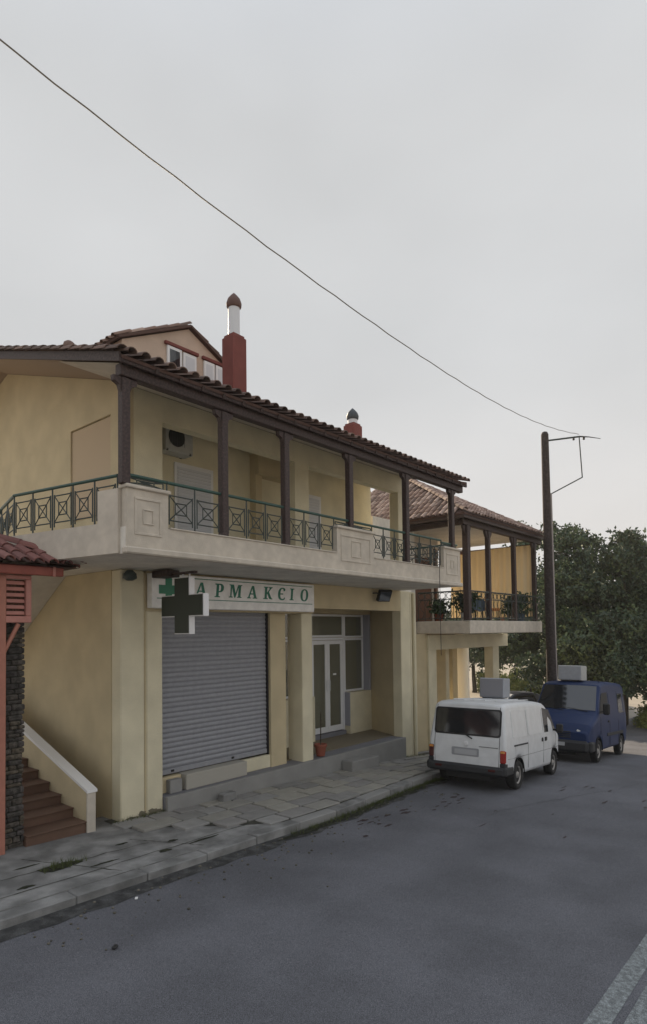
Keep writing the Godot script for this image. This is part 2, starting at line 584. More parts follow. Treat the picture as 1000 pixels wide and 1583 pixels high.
func tree(called: String, at: Vector3, blobs: Array, trunk_h: float, trunk_r: float, count: int, size: float, leafm: Material, bark: Material, label: String, cols: Array, group := "") -> void:
	# blobs: [centre relative to the base, radius]
	var o := thing(called, label, "tree", at, 0.0, group)
	off = Vector3()
	var t := MB.new()
	var tip := Vector3(rng.randf_range(-0.2, 0.2), trunk_h, rng.randf_range(-0.2, 0.2))
	t.tube([Vector3(0, -0.2, 0), Vector3(0.02, 0.25, 0.0), tip * 0.55 + Vector3(0.08, 0, -0.05), tip], [trunk_r * 1.5, trunk_r * 1.05, trunk_r * 0.9, trunk_r * 0.75], 9)
	var tr := put("trunk", t, bark, o)
	for b in blobs:
		var l := MB.new()
		var c: Vector3 = b[0]
		var mid := tip.lerp(c, 0.5) + Vector3(rng.randf_range(-0.3, 0.3), -0.25, rng.randf_range(-0.3, 0.3))
		l.tube([tip * 0.96, mid, c + Vector3(0, -0.1, 0)], [trunk_r * 0.6, trunk_r * 0.35, trunk_r * 0.12], 6)
		put("limb", l, bark, tr)
	var total := 0.0
	for b in blobs: total += pow(b[1], 2.2)
	var xf := []; var cc := []
	for b in blobs:
		var nb := int(count * pow(b[1], 2.2) / total)
		var tone := rng.randf_range(0.7, 1.45)
		# twigs: leaves gather round points inside the blob, leaving gaps
		var twigs := []
		for k in maxi(6, nb / 42):
			var q: Vector3 = Vector3(rng.randfn(), rng.randfn() * 0.85, rng.randfn()).normalized() * b[1] * pow(rng.randf(), 0.42) * rng.randf_range(0.75, 1.12)
			twigs.append(b[0] + q)
		for k in nb:
			var w: Vector3 = twigs[k % twigs.size()]
			var p: Vector3 = w + Vector3(rng.randfn(), rng.randfn() * 0.7, rng.randfn()) * (0.10 + b[1] * 0.13)
			var bs := Basis.from_euler(Vector3(rng.randf() * TAU, rng.randf() * TAU, rng.randf() * TAU)).scaled(Vector3.ONE * size * rng.randf_range(0.7, 1.3))
			xf.append(Transform3D(bs, p))
			var c0: Color = cols[rng.randi() % cols.size()]
			var kk := rng.randf_range(0.75, 1.2) * tone
			cc.append(Color(c0.r * kk * (1.0 + 0.25 * (tone - 1.0)), c0.g * kk, c0.b * kk))
	stuff("crown", leaf_mesh, leafm, xf, cc, o)
# ---------------------------------------------------------------- the scene
var M := {}

func _ready() -> void:
	rng.seed = 7
	# camera: calibrated from the photograph (level lens shift, slight roll)
	var cam := Camera3D.new()
	cam.name = "camera"
	cam.projection = Camera3D.PROJECTION_FRUSTUM
	cam.keep_aspect = Camera3D.KEEP_HEIGHT
	cam.near = 0.1
	cam.far = 1500.0
	cam.size = 0.1 * 1583.0 / 950.0
	cam.frustum_offset = Vector2(0.0, 0.1 * (946.0 - 791.5) / 950.0)
	var F := Vector3(0.7617182, 0.0331552, -0.6470596).normalized()
	var R := Vector3(0.6476808, -0.0124928, 0.7618094).normalized()
	var U := R.cross(F)
	cam.transform = Transform3D(Basis(R, U, -F), Vector3(-5.80, 3.2, 9.51))
	add_child(cam)
	cam.current = true

	# sky: a thin bright overcast, paler towards the horizon; unseen zenith brightened to lift the shaded street
	var we := WorldEnvironment.new()
	we.name = "world_environment"
	var env := Environment.new()
	env.background_mode = Environment.BG_SKY
	env.sky = make_sky()
	env.tonemap_mode = Environment.TONE_MAPPER_LINEAR
	env.tonemap_exposure = 1.40
	env.fog_enabled = true
	env.fog_density = 0.0010
	env.fog_light_color = Color(0.86, 0.84, 0.80)
	env.sdfgi_enabled = true
	env.ssao_enabled = true
	env.ssil_enabled = true
	env.ambient_light_source = Environment.AMBIENT_SOURCE_SKY
	we.environment = env
	add_child(we)

	# sun: low, behind the houses
	var sun := DirectionalLight3D.new()
	sun.name = "sun"
	sun.light_energy = 1.6
	sun.light_color = Color(1.0, 0.91, 0.78)
	sun.light_angular_distance = 0.5
	sun.shadow_enabled = true
	var el := deg_to_rad(25.0)
	var to_sun := Vector3(0.50 * cos(el), sin(el), -0.866 * cos(el))
	sun.transform = Transform3D(Basis.looking_at(-to_sun, Vector3.UP), Vector3(0, 30, 0))
	add_child(sun)

	materials()
	tile_mesh = make_tile(0.165, 0.43)
	leaf_mesh = make_leaves(1.0)
	ground_and_street()
	pharmacy_building()
	second_building()
	corner_kiosk()
	pole_and_cables()
	white_van()
	blue_van()
	street_things()
	far_things()
	print("nodes ", get_child_count())

func make_sky() -> Sky:
	var w := 1024; var h := 512
	var im := Image.create(w, h, false, Image.FORMAT_RGBF)
	var f := FastNoiseLite.new()
	f.seed = 3; f.frequency = 1.3; f.fractal_octaves = 4; f.fractal_type = FastNoiseLite.FRACTAL_FBM
	for y in h:
		var e := (0.5 - (y + 0.5) / h) * PI
		for x in w:
			var a := (x + 0.5) / w * TAU
			var d := Vector3(sin(a) * cos(e), sin(e), cos(a) * cos(e))
			var t := clampf(d.y, 0.0, 1.0)
			var c := Color(0.560, 0.545, 0.532).lerp(Color(0.460, 0.468, 0.476), smoothstep(0.03, 0.45, t))
			c = c.lerp(Color(0.590, 0.640, 0.720), smoothstep(0.62, 1.0, t))
			var n := f.get_noise_3d(d.x * 1.2, d.y * 2.4, d.z * 1.2)
			var k := 1.0 + n * 0.10
			if d.y < 0.0: c = c.lerp(Color(0.30, 0.29, 0.27), smoothstep(0.0, 0.08, -d.y))
			im.set_pixel(x, y, Color(c.r * k, c.g * k, c.b * k))
	var p := PanoramaSkyMaterial.new()
	p.panorama = ImageTexture.create_from_image(im)
	var s := Sky.new()
	s.sky_material = p
	return s

func streak_() -> Texture2D: return tex["streak"]

func materials() -> void:
	var blotch := noise_tex("blotch", 11, 0.006, 5, 0.94, 1.0, 512)
	var faint := noise_tex("faint", 12, 0.012, 4, 0.95, 1.0, 512)
	var grain := noise_tex("grain", 13, 0.12, 3, 0.86, 1.0, 512)
	var speck := noise_tex("speck", 14, 0.35, 2, 0.45, 1.0, 1024, FastNoiseLite.TYPE_VALUE)
	var streak := noise_tex("streak", 15, 0.02, 4, 0.62, 1.0, 512)
	var soft_ := noise_tex("soft", 19, 0.014, 5, 0.72, 1.0, 512)
	var bump := normal_tex("bump", 21, 0.09, 4, 6.0)
	var rough := normal_tex("rough", 22, 0.25, 3, 10.0)
	M.yellow = textured(lin(0.69, 0.585, 0.38), 0.9, grain, 1.1, blotch, 0.35, bump, 0.25)  # ochre plaster; on the left side wall its darker albedo holds painted shade
	M.yellow2 = textured(lin(0.85, 0.785, 0.58), 0.9, grain, 1.1, blotch, 0.35, bump, 0.25)
	M.pink = textured(lin(0.66, 0.52, 0.42), 0.9, grain, 1.1, blotch, 0.5, bump, 0.2)
	M.cream = textured(lin(0.62, 0.565, 0.485), 0.88, faint, 0.8, blotch, 0.4, bump, 0.1)
	M.soffit = textured(lin(0.76, 0.73, 0.67), 0.9, faint, 0.8, blotch, 0.4)
	M.wood = textured(lin(0.075, 0.045, 0.042), 0.6, streak, 2.0, null, 0.3, bump, 0.3)
	M.wood_red = textured(lin(0.20, 0.085, 0.05), 0.6, streak, 2.0)
	M.green = mat(lin(0.025, 0.075, 0.06), 0.45)
	M.iron = mat(lin(0.035, 0.05, 0.048), 0.5)
	M.brick = textured(lin(0.29, 0.088, 0.075), 0.9, grain, 2.0, blotch, 0.7, rough, 0.6)
	M.flue = mat(lin(0.62, 0.63, 0.65), 0.45, 0.3)
	M.cap_red = mat(lin(0.11, 0.055, 0.045), 0.7)
	M.cap_dark = mat(lin(0.05, 0.06, 0.07), 0.6)
	M.slat = textured(lin(0.285, 0.294, 0.325), 0.45, faint, 1.2)
	M.slat2 = textured(lin(0.30, 0.309, 0.34), 0.45, faint, 1.2)
	M.black = mat(lin(0.012, 0.012, 0.013), 0.6)
	M.dark = mat(lin(0.03, 0.03, 0.032), 0.7)
	M.white = mat(lin(0.78, 0.78, 0.78), 0.4)
	M.frame = mat(lin(0.74, 0.75, 0.77), 0.35)
	M.blind = mat(lin(0.60, 0.62, 0.66), 0.6)
	M.reveal = mat(lin(0.33, 0.34, 0.39), 0.7)
	M.signboard = textured(lin(0.88, 0.88, 0.87), 0.35, faint, 0.7)
	M.sign_green = mat(lin(0.01, 0.20, 0.11), 0.4)
	M.sign_ink = mat(lin(0.012, 0.17, 0.11), 0.45)
	M.led = textured(lin(0.020, 0.032, 0.022), 0.55, grain, 9.0)
	M.alu = mat(lin(0.72, 0.73, 0.76), 0.4, 0.1)
	M.glass = mat(Color(lin(0.22, 0.22, 0.17), 0.55), 0.05)
	M.glass.transparency = BaseMaterial3D.TRANSPARENCY_ALPHA
	M.glass.metallic_specular = 0.7
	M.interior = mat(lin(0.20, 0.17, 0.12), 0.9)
	M.car_glass = mat(lin(0.018, 0.020, 0.023), 0.06)
	M.car_glass.metallic_specular = 0.8
	M.floor = textured(lin(0.24, 0.245, 0.28), 0.7, grain, 1.6, blotch, 0.5)
	M.concrete = textured(lin(0.35, 0.35, 0.345), 0.9, grain, 1.4, soft_, 0.22, rough, 0.2)
	M.concrete2 = textured(lin(0.33, 0.328, 0.32), 0.9, grain, 1.8, blotch, 0.45)
	M.slabs = []
	for c in [lin(0.35, 0.34, 0.31), lin(0.29, 0.285, 0.275), lin(0.40, 0.385, 0.34), lin(0.32, 0.31, 0.30), lin(0.36, 0.355, 0.345)]:
		M.slabs.append(textured(c, 0.92, grain, 1.7, blotch, 0.9, rough, 0.2))
	M.joint = textured(lin(0.055, 0.055, 0.042), 1.0, grain, 2.0)
	M.asphalt = textured(lin(0.285, 0.292, 0.330), 0.93, speck, 0.9, noise_tex("patches", 16, 0.008, 5, 0.86, 1.0, 512), 0.11, rough, 0.45)
	M.gravel = textured(lin(0.215, 0.218, 0.222), 0.95, speck, 1.2, streak, 0.4, rough, 0.8)
	M.line = textured(lin(0.52, 0.57, 0.585), 0.85, noise_tex("wear", 17, 0.05, 5, 0.74, 1.0, 512), 0.5, speck, 0.9)
	M.earth = textured(lin(0.40, 0.36, 0.30), 0.95, grain, 0.7, blotch, 0.05)
	M.grass = mat(lin(0.10, 0.13, 0.035), 0.8)
	M.grass.vertex_color_use_as_albedo = true
	M.grass.albedo_color = Color(1, 1, 1)
	M.grass.backlight = Color(0.3, 0.35, 0.1)
	M.grass.cull_mode = BaseMaterial3D.CULL_DISABLED
	M.moss = textured(lin(0.075, 0.085, 0.04), 1.0, speck, 1.3, streak, 0.7, rough, 0.8)
	M.leaf = mat(Color(1, 1, 1), 0.65)
	M.leaf.vertex_color_use_as_albedo = true
	M.leaf.backlight = Color(0.8, 0.9, 0.4)
	M.leaf.cull_mode = BaseMaterial3D.CULL_DISABLED
	M.bark = textured(lin(0.10, 0.08, 0.06), 0.95, streak, 2.0, null, 0.3, rough, 0.8)
	M.polewood = textured(lin(0.085, 0.065, 0.062), 0.9, streak, 0.9, grain, 1.5, bump, 0.6)
	M.cable = mat(lin(0.20, 0.19, 0.17), 0.7)
	M.galv = mat(lin(0.30, 0.27, 0.26), 0.6, 0.2)
	M.red = textured(lin(0.36, 0.105, 0.08), 0.6, faint, 1.0, blotch, 0.8)
	M.red_pale = textured(lin(0.55, 0.25, 0.21), 0.6, faint, 1.0, blotch, 0.8)
	M.post = textured(lin(0.42, 0.175, 0.125), 0.55, faint, 1.0)
	M.steps = textured(lin(0.16, 0.09, 0.06), 0.7, grain, 1.5, blotch, 0.8)
	M.stones = []
	for c in [lin(0.20, 0.175, 0.15), lin(0.16, 0.145, 0.13), lin(0.25, 0.21, 0.16), lin(0.19, 0.17, 0.16), lin(0.12, 0.11, 0.105)]:
		M.stones.append(textured(c, 0.95, grain, 3.0, streak, 1.0, rough, 0.8))
	M.curtain = mat(lin(0.96, 0.79, 0.50), 0.9)
	M.curtain.backlight = Color(2.0, 1.8, 1.4)
	tile_mats = []
	for c in [lin(0.30, 0.195, 0.155), lin(0.38, 0.26, 0.21), lin(0.25, 0.165, 0.135), lin(0.50, 0.37, 0.31), lin(0.19, 0.13, 0.11)]:
		tile_mats.append(textured(c, 0.85, grain, 2.0, blotch, 1.3))
	M.tiles_dark = []
	for c in [lin(0.17, 0.115, 0.095), lin(0.22, 0.145, 0.12), lin(0.14, 0.095, 0.08), lin(0.27, 0.185, 0.15)]:
		M.tiles_dark.append(textured(c, 0.85, grain, 2.0, blotch, 1.3))
	M.tiles_red = []
	for c in [lin(0.27, 0.115, 0.10), lin(0.22, 0.10, 0.09), lin(0.31, 0.145, 0.125)]:
		M.tiles_red.append(textured(c, 0.85, grain, 2.0, blotch, 1.3))
	tile_stuff = mat(Color(1, 1, 1), 0.85)
	tile_stuff.vertex_color_use_as_albedo = true
	M.roofbase = mat(lin(0.10, 0.06, 0.05), 0.95)
	M.terracotta = textured(lin(0.30, 0.09, 0.055), 0.8, grain, 4.0)
	M.rubber = mat(lin(0.018, 0.018, 0.019), 0.85)
	M.plastic = mat(lin(0.026, 0.027, 0.030), 0.7)
	M.rim = mat(lin(0.34, 0.33, 0.32), 0.45, 0.5)
	M.van_white = textured(lin(0.68, 0.70, 0.72), 0.35, faint, 0.5)
	M.van_white.clearcoat_enabled = true
	M.van_white.clearcoat = 0.6
	M.van_blue = mat(lin(0.014, 0.030, 0.095), 0.45)
	M.van_blue.clearcoat_enabled = true
	M.van_blue.clearcoat = 0.0
	M.van_blue.metallic_specular = 0.35
	M.red_lens = mat(lin(0.30, 0.015, 0.012), 0.2)
	M.dark_lens = mat(lin(0.06, 0.012, 0.012), 0.2)
	M.clear_lens = mat(lin(0.45, 0.46, 0.46), 0.15)
	M.plate = mat(lin(0.42, 0.43, 0.45), 0.5)
	M.unit = textured(lin(0.34, 0.36, 0.40), 0.55, faint, 1.0)
	M.unit_pale = textured(lin(0.45, 0.46, 0.45), 0.55, faint, 1.0)
	M.orange = mat(lin(0.62, 0.26, 0.06), 0.6)
	M.cloth_blue = mat(lin(0.07, 0.10, 0.14), 0.8)

# ---------------------------------------------------------------- ground and street
func ground_and_street() -> void:
	struct("ground", sheet(-400, 900, -700, 500, -0.22, 3.0), M.earth)
	struct("road", sheet(-60, 320, 0.2, 14.0, -0.12, 1.0), M.asphalt)
	var road := get_node("road")
	off = Vector3()
	for q in [[7.73, 7.91], [7.985, 8.16]]:
		put("lane_line", sheet(-30, 200, q[0], q[1], -0.116, 1.0), M.line, road)
	# worn, dirty band where the asphalt meets the kerb
	var gut := MB.new()
	var x := -8.0
	var pz := 2.62
	while x < 30.0:
		var nz := kz(x) + 0.26 + rng.randf_range(-0.05, 0.10)
		gut.quad(Vector3(x, g(x) - 0.116, pz), Vector3(x + 0.35, g(x + 0.35) - 0.116, nz), Vector3(x + 0.35, g(x + 0.35) - 0.116, kz(x + 0.35) - 0.05), Vector3(x, g(x) - 0.116, kz(x) - 0.05))
		pz = nz
		x += 0.35
	put("gutter", gut, M.gravel, road)
	# smooth concrete pavement with slabs further along
	var pav := MB.new()
	for i in 60:
		var a := -14.0 + i * 0.6; var b := a + 0.6
		var ka := kz(a) - 0.24; var kb_ := kz(b) - 0.24
		pav.quad(Vector3(a, g(a), ka), Vector3(b, g(b), kb_), Vector3(b, g(b), -0.6), Vector3(a, g(a), -0.6))
		pav.quad(Vector3(a, g(a) - 0.3, ka), Vector3(b, g(b) - 0.3, kb_), Vector3(b, g(b), kb_), Vector3(a, g(a), ka))
	struct("pavement", pav, M.concrete)
	var pave := get_node("pavement")
	var bed := MB.new()
	for i in 34:
		var a := -0.15 + i * 0.5; var b := a + 0.5
		var za := minf(0.35 + (a + 0.15) * 0.9, kz(a) - 0.26); var zb := minf(0.35 + (b + 0.15) * 0.9, kz(b) - 0.26)
		bed.quad(Vector3(a, g(a) + 0.010, za), Vector3(b, g(b) + 0.010, zb), Vector3(b, g(b) + 0.010, -0.3), Vector3(a, g(a) + 0.010, -0.3))
	put("slab_bed", bed, M.joint, pave)
	var edges := [0.0, 0.40, 0.80, 1.22, 1.62, 2.04]
	for r in 5:
		var sx: float = -0.20 + [0.0, 0.12, 0.62, 1.15, 1.75][r]
		while sx < 13.0:
			var l := rng.randf_range(0.45, 0.80)
			var e: float = sx + l
			var fit := (kz((sx + e) / 2) - 0.262) / 2.04
			if not (rng.randf() < 0.02):
				var gap := rng.randf_range(0.028, 0.05)
				var m := Vector3((sx + e) / 2, g((sx + e) / 2) + 0.012 + rng.randf_range(-0.008, 0.012), (edges[r] + edges[r + 1]) / 2 * fit)
				var s := MB.new()
				var b := Basis(Vector3.BACK, atan((g(e) - g(sx)) / l) + rng.randf_range(-0.012, 0.012)).rotated(Vector3.RIGHT, rng.randf_range(-0.014, 0.014)).rotated(Vector3.UP, rng.randf_range(-0.02, 0.02))
				s.cbox(m, Vector3(l - gap, 0.055, (edges[r + 1] - edges[r]) * fit - gap), 0.009, b)
				put("paving_slab", s, M.slabs[rng.randi() % M.slabs.size()], pave)
			sx = e
	# kerb
	var kb := MB.new()
	for i in 46:
		var a := -14.0 + i * 0.75; var b := a + 0.75
		var ka := kz(a); var kb2 := kz(b)
		kb.quad(Vector3(a, g(a) - 0.3, ka - 0.03), Vector3(b, g(b) - 0.3, kb2 - 0.03), Vector3(b, g(b) - 0.03, kb2 - 0.03), Vector3(a, g(a) - 0.03, ka - 0.03))
		kb.quad(Vector3(a, g(a) - 0.03, ka - 0.03), Vector3(b, g(b) - 0.03, kb2 - 0.03), Vector3(b, g(b) - 0.03, kb2 - 0.25), Vector3(a, g(a) - 0.03, ka - 0.25))
	struct("kerb", kb, M.joint)
	var kerb := get_node("kerb")
	for i in 29:
		var a := -9.0 + i * 1.0
		var s := MB.new()
		var b := Basis(Vector3.BACK, atan(g(a + 1) - g(a))).rotated(Vector3.UP, (0.09 if a >= 3.0 else 0.0) + rng.randf_range(-0.008, 0.008))
		s.cbox(Vector3(a + 0.5, g(a + 0.5) - (0.100 if a < 1.0 else 0.080) + rng.randf_range(-0.008, 0.006), kz(a + 0.5) - 0.125 + rng.randf_range(-0.008, 0.008)), Vector3(0.992, 0.19, 0.24), 0.014, b)
		put("kerb_stone", s, M.concrete if a < 2.0 else [M.concrete, M.concrete2][i % 2], kerb)
	# moss and weeds
	var moss := MB.new()
	for q in [[-1.62, 1.22, 0.34, 0.16], [-0.35, 1.75, 0.12, 0.06], [0.0, 1.45, 0.10, 0.05], [-0.6, 1.0, 0.10, 0.04], [-2.3, 1.6, 0.12, 0.05], [-1.2, 1.55, 0.22, 0.03], [-2.0, 0.9, 0.20, 0.03], [0.4, 1.75, 0.3, 0.04]]:
		blotch_patch(moss, q[0], q[1], q[2], q[3], 0.004)
	put("moss_patch", moss, M.moss, pave)
	var seam := MB.new()
	for q in [[-6.0, 1.78, 1.6, 1.66], [-1.9, 0.55, -1.2, 2.0], [-0.4, 0.9, 0.2, 2.0], [-3.2, 1.1, -0.3, 1.25]]:
		var za: float = q[1]
		for i in 26:
			var a := lerpf(q[0], q[2], i / 26.0); var b := lerpf(q[0], q[2], (i + 1) / 26.0)
			var zb := lerpf(q[1], q[3], (i + 1) / 26.0) + rng.randfn() * 0.012
			var d := Vector3(b - a, 0, zb - za).normalized()
			var sd2 := Vector3(-d.z, 0, d.x) * rng.randf_range(0.003, 0.012)
			seam.quad(Vector3(a, g(a) + 0.004, za) + sd2, Vector3(b, g(b) + 0.004, zb) + sd2, Vector3(b, g(b) + 0.004, zb) - sd2, Vector3(a, g(a) + 0.004, za) - sd2)
			za = zb
	put("crack", seam, M.joint, pave)
	var strip := MB.new()
	x = 1.6
	while x < 8.0:
		blotch_patch(strip, x, kz(x) + 0.10 + rng.randf_range(-0.02, 0.06), rng.randf_range(0.2, 0.34), rng.randf_range(0.06, 0.13), -0.110)
		x += rng.randf_range(0.18, 0.4)
	put("moss_strip", strip, M.moss, road)
	var blade := MB.new()
	for i in 5:
		var a := TAU * i / 5
		var d := Vector3(cos(a), 0, sin(a))
		var sd := Vector3(-sin(a), 0, cos(a)) * 0.05
		blade.tri(d * 0.05 - sd, d * 0.05 + sd, d * 0.5 + Vector3(0, 0.9, 0))
	var bm := blade.mesh()
	var xf := []; var cc := []
	for i in 900:
		var gx: float
		var gz: float
		var y := -0.115
		if i < 620:
			gx = 1.7 + pow(rng.randf(), 0.8) * 6.0; gz = kz(gx) + 0.03 + absf(rng.randfn()) * 0.07
		elif i < 720:
			gx = rng.randf_range(-0.2, 1.0); gz = rng.randf_range(-0.02, 0.12); y = 0.02
		elif i < 820:
			gx = 8.7 + rng.randf() * 1.0; gz = rng.randf_range(0.0, 0.2); y = 0.02
		else:
			gx = -1.62 + rng.randfn() * 0.16; gz = 1.22 + rng.randfn() * 0.07; y = 0.0
		var s := rng.randf_range(0.03, 0.085)
		xf.append(Transform3D(Basis(Vector3.UP, rng.randf() * TAU).scaled(Vector3(s, s * rng.randf_range(0.7, 1.5), s)), Vector3(gx, g(gx) + y, gz)))
		var k := rng.randf_range(0.6, 1.2)
		cc.append(Color(0.085 * k, 0.105 * k, 0.03 * k))
	off = Vector3()
	stuff("weeds", bm, M.grass, xf, cc, self, "low green weeds growing along the kerb and in the pavement joints", "weeds")
	# stained marks and dead leaves on the asphalt
	var st := MB.new()
	for i in 26:
		var t := rng.randf()
		blotch_patch(st, lerpf(2.6, 6.2, t) + rng.randfn() * 0.3, lerpf(2.85, 3.3, t) + rng.randfn() * 0.18, rng.randf_range(0.04, 0.13), rng.randf_range(0.02, 0.045), -0.114)
	for i in 14:
		blotch_patch(st, rng.randf_range(4.0, 12.0), rng.randf_range(4.2, 6.5), rng.randf_range(0.05, 0.25), rng.randf_range(0.012, 0.03), -0.114)
	put("stain", st, textured(lin(0.085, 0.055, 0.06), 0.95, M.moss.albedo_texture, 1.3), road)
	# cracks: thin filled lines
	var cr := MB.new()
	for q in [[5.0, 4.3, 11.0, 5.6], [7.5, 6.4, 14.0, 6.0]]:
		var n := 40
		var jit := 0.0
		for i in n:
			var a := lerpf(q[0], q[2], float(i) / n); var b := lerpf(q[0], q[2], float(i + 1) / n)
			var za := lerpf(q[1], q[3], float(i) / n) + jit
			jit = clampf(jit + rng.randfn() * 0.03, -0.25, 0.25)
			var zb := lerpf(q[1], q[3], float(i + 1) / n) + jit
			var d := Vector3(b - a, 0, zb - za).normalized()
			var sd := Vector3(-d.z, 0, d.x) * rng.randf_range(0.003, 0.007)
			var pa := Vector3(a, g(a) - 0.1145, za); var pb := Vector3(b, g(b) - 0.1145, zb)
			cr.quad(pa + sd, pb + sd, pb - sd, pa - sd)
	put("crack", cr, mat(lin(0.06, 0.06, 0.065), 0.95), road)

func blotch_patch(mb: MB, x: float, z: float, rx: float, rz: float, dy: float) -> void:
	var pts := []
	var n := 14
	for i in n:
		var a := -TAU * i / n
		var k := rng.randf_range(0.6, 1.15)
		var px := x + cos(a) * rx * k
		pts.append(Vector3(px, g(px) + dy, z + sin(a) * rz * k))
	var c := Vector3(x, g(x) + dy, z)
	for i in n: mb.tri(c, pts[i], pts[(i + 1) % n])

# ---------------------------------------------------------------- the pharmacy building
func relief(mb: MB, x0: float, x1: float, y0: float, y1: float, z: float, w := 0.035) -> void:
	for e in [[x0, x1, y0, y0 + w], [x0, x1, y1 - w, y1], [x0, x0 + w, y0 + w + 0.001, y1 - w - 0.001], [x1 - w, x1, y0 + w + 0.001, y1 - w - 0.001]]:
		mb.cb(e[0], e[1], e[2], e[3], z - 0.01, z + 0.013, 0.005)

func window_unit(parent: Node, called: String, x0: float, x1: float, y0: float, y1: float, z: float, fw := 0.06) -> void:
	# one framed pane in the plane z
	var f := MB.new()
	f.cb(x0, x1, y0, y0 + fw, z - 0.03, z + 0.03, 0.006)
	f.cb(x0, x1, y1 - fw, y1, z - 0.03, z + 0.03, 0.006)
	f.cb(x0, x0 + fw, y0 + fw + 0.001, y1 - fw - 0.001, z - 0.03, z + 0.03, 0.006)
	f.cb(x1 - fw, x1, y0 + fw + 0.001, y1 - fw - 0.001, z - 0.03, z + 0.03, 0.006)
	var w := put(called, f, M.frame, parent)
	var p := MB.new()
	p.bb(x0 + fw, x1 - fw, y0 + fw, y1 - fw, z - 0.008, z)
	put("pane", p, M.glass, w)

func pharmacy_building() -> void:
	var o := thing("pharmacy_building", "two storey pale yellow building with tiled roof, long balcony and rolled-down grey shutter", "building")
	off = Vector3()
	var w := MB.new()
	var Y := M.yellow as Material
	# ground floor walls
	w.bb(0.0, 0.28, -0.6, 4.34, -9.0, -0.30); put("wall", w, Y, o)
	w = MB.new(); w.cb(0.0, 0.47, -0.3, 4.34, -0.299, 0.0, 0.02); put("pillar", w, M.yellow2, o)
	w = MB.new(); w.cb(0.52, 0.86, -0.3, 3.62, -0.299, -0.012, 0.02); put("pillar", w, M.yellow2, o)
	w = MB.new(); w.bb(0.472, 0.86, -0.3, 4.34, -0.33, -0.14); w.bb(0.52, 0.86, 3.621, 4.34, -0.135, -0.02); put("wall", w, Y, o)
	var mo2 := MB.new()
	for q in [[0.40, 0.06, 0.10, 0.06], [0.62, 0.05, 0.09, 0.07], [0.76, 0.04, 0.08, 0.05], [0.20, 0.03, 0.12, 0.03]]:
		var pts := []
		for k in 12:
			var a := TAU * k / 12
			var kk := rng.randf_range(0.5, 1.2)
			pts.append(Vector3(q[0] + cos(a) * q[2] * kk, q[1] + sin(a) * q[3] * kk, 0.003))
		for k in 12: mo2.tri(Vector3(q[0], q[1], 0.003), pts[k], pts[(k + 1) % 12])
	put("mould_stain", mo2, textured(lin(0.20, 0.18, 0.13), 0.95, M.yellow.albedo_texture, 3.0), o)
	var pipe := MB.new(); pipe.tube([Vector3(0.495, 0.05, -0.03), Vector3(0.495, 4.3, -0.03)], 0.02, 8); put("downpipe", pipe, M.yellow, o)
	w = MB.new(); w.bb(0.861, 5.0, 3.64, 4.34, -0.34, -0.004); put("lintel", w, Y, o)
	w = MB.new(); w.bb(3.80, 4.28, 0.05, 3.638, -0.36, -0.20); w.bb(4.12, 4.28, 0.05, 3.638, -1.75, -0.361); put("wall", w, Y, o)
	w = MB.new(); w.cb(4.62, 4.98, 0.0, 3.638, -0.47, 0.0, 0.015); put("pillar", w, M.yellow2, o)
	# entrance: side walls, lintel, right pillar
	w = MB.new(); w.bb(5.001, 8.74, 3.77, 4.34, -0.3, -0.006); put("lintel", w, Y, o)
	w = MB.new(); w.cb(8.74, 9.22, -0.7, 4.34, -0.30, 0.0, 0.015); put("pillar", w, M.yellow2, o)
	w = MB.new(); w.prism([Vector2(8.76, -0.301), Vector2(9.0, -0.301), Vector2(9.62, -1.75), Vector2(9.42, -1.75)], Vector3(0, -0.5, 0), Vector3.RIGHT, Vector3.BACK, Vector3.UP * 4.83); put("wall", w, Y, o)
	w = MB.new(); w.bb(4.281, 9.40, 3.72, 4.34, -1.75, -1.45); put("lintel", w, Y, o)
	w = MB.new(); w.bb(4.281, 6.70, 0.1, 1.47, -1.70, -1.45); put("low_wall", w, M.yellow2, o)
	w = MB.new(); w.bb(8.24, 9.42, 0.1, 1.45, -1.70, -1.45); put("low_wall", w, M.yellow2, o)
	w = MB.new(); w.bb(9.16, 9.42, 1.451, 3.719, -1.75, -1.45); put("wall", w, Y, o)
	w = MB.new(); w.bb(4.281, 5.55, 1.471, 3.719, -1.75, -1.46); put("wall", w, Y, o)
	w = MB.new(); w.cb(9.152, 9.24, 1.455, 3.715, -1.65, -1.42, 0.006); put("reveal", w, M.reveal, o)
	w = MB.new(); w.cb(8.215, 8.238, 0.5, 1.46, -1.65, -1.44, 0.006); put("reveal", w, M.reveal, o)
	w = MB.new(); w.bb(4.3, 9.4, 4.345, 4.36, -1.7, -0.3); put("ceiling", w, M.soffit, o)
	# right end, back and dark interior
	w = MB.new(); w.bb(9.42, 9.62, -1.0, 4.34, -9.0, -1.76); w.bb(0.28, 9.42, -1.0, 4.34, -9.0, -8.8); put("wall", w, Y, o)
	w = MB.new(); w.bb(9.221, 9.75, -0.9, 4.34, -0.55, -0.16); put("wall", w, M.yellow2, o)
	for px in [9.33, 9.56]:
		pipe = MB.new(); pipe.tube([Vector3(px, -0.4, -0.09), Vector3(px, 4.3, -0.09)], 0.06, 10); put("downpipe", pipe, M.yellow2, o)
	w = MB.new(); w.bb(0.29, 9.41, 0.255, 0.27, -8.79, -0.36); w.bb(4.3, 9.4, 0.28, 4.3, -5.2, -5.1); put("interior", w, M.interior, o)
	# entrance floor
	w = MB.new(); w.bb(0.863, 8.735, -0.5, 0.255, -1.44, 0.04); put("porch_floor", w, M.floor, o)
	w = MB.new(); w.cb(0.865, 8.73, -0.5, 0.262, 0.041, 0.12, 0.01); put("porch_edge", w, M.concrete2, o)
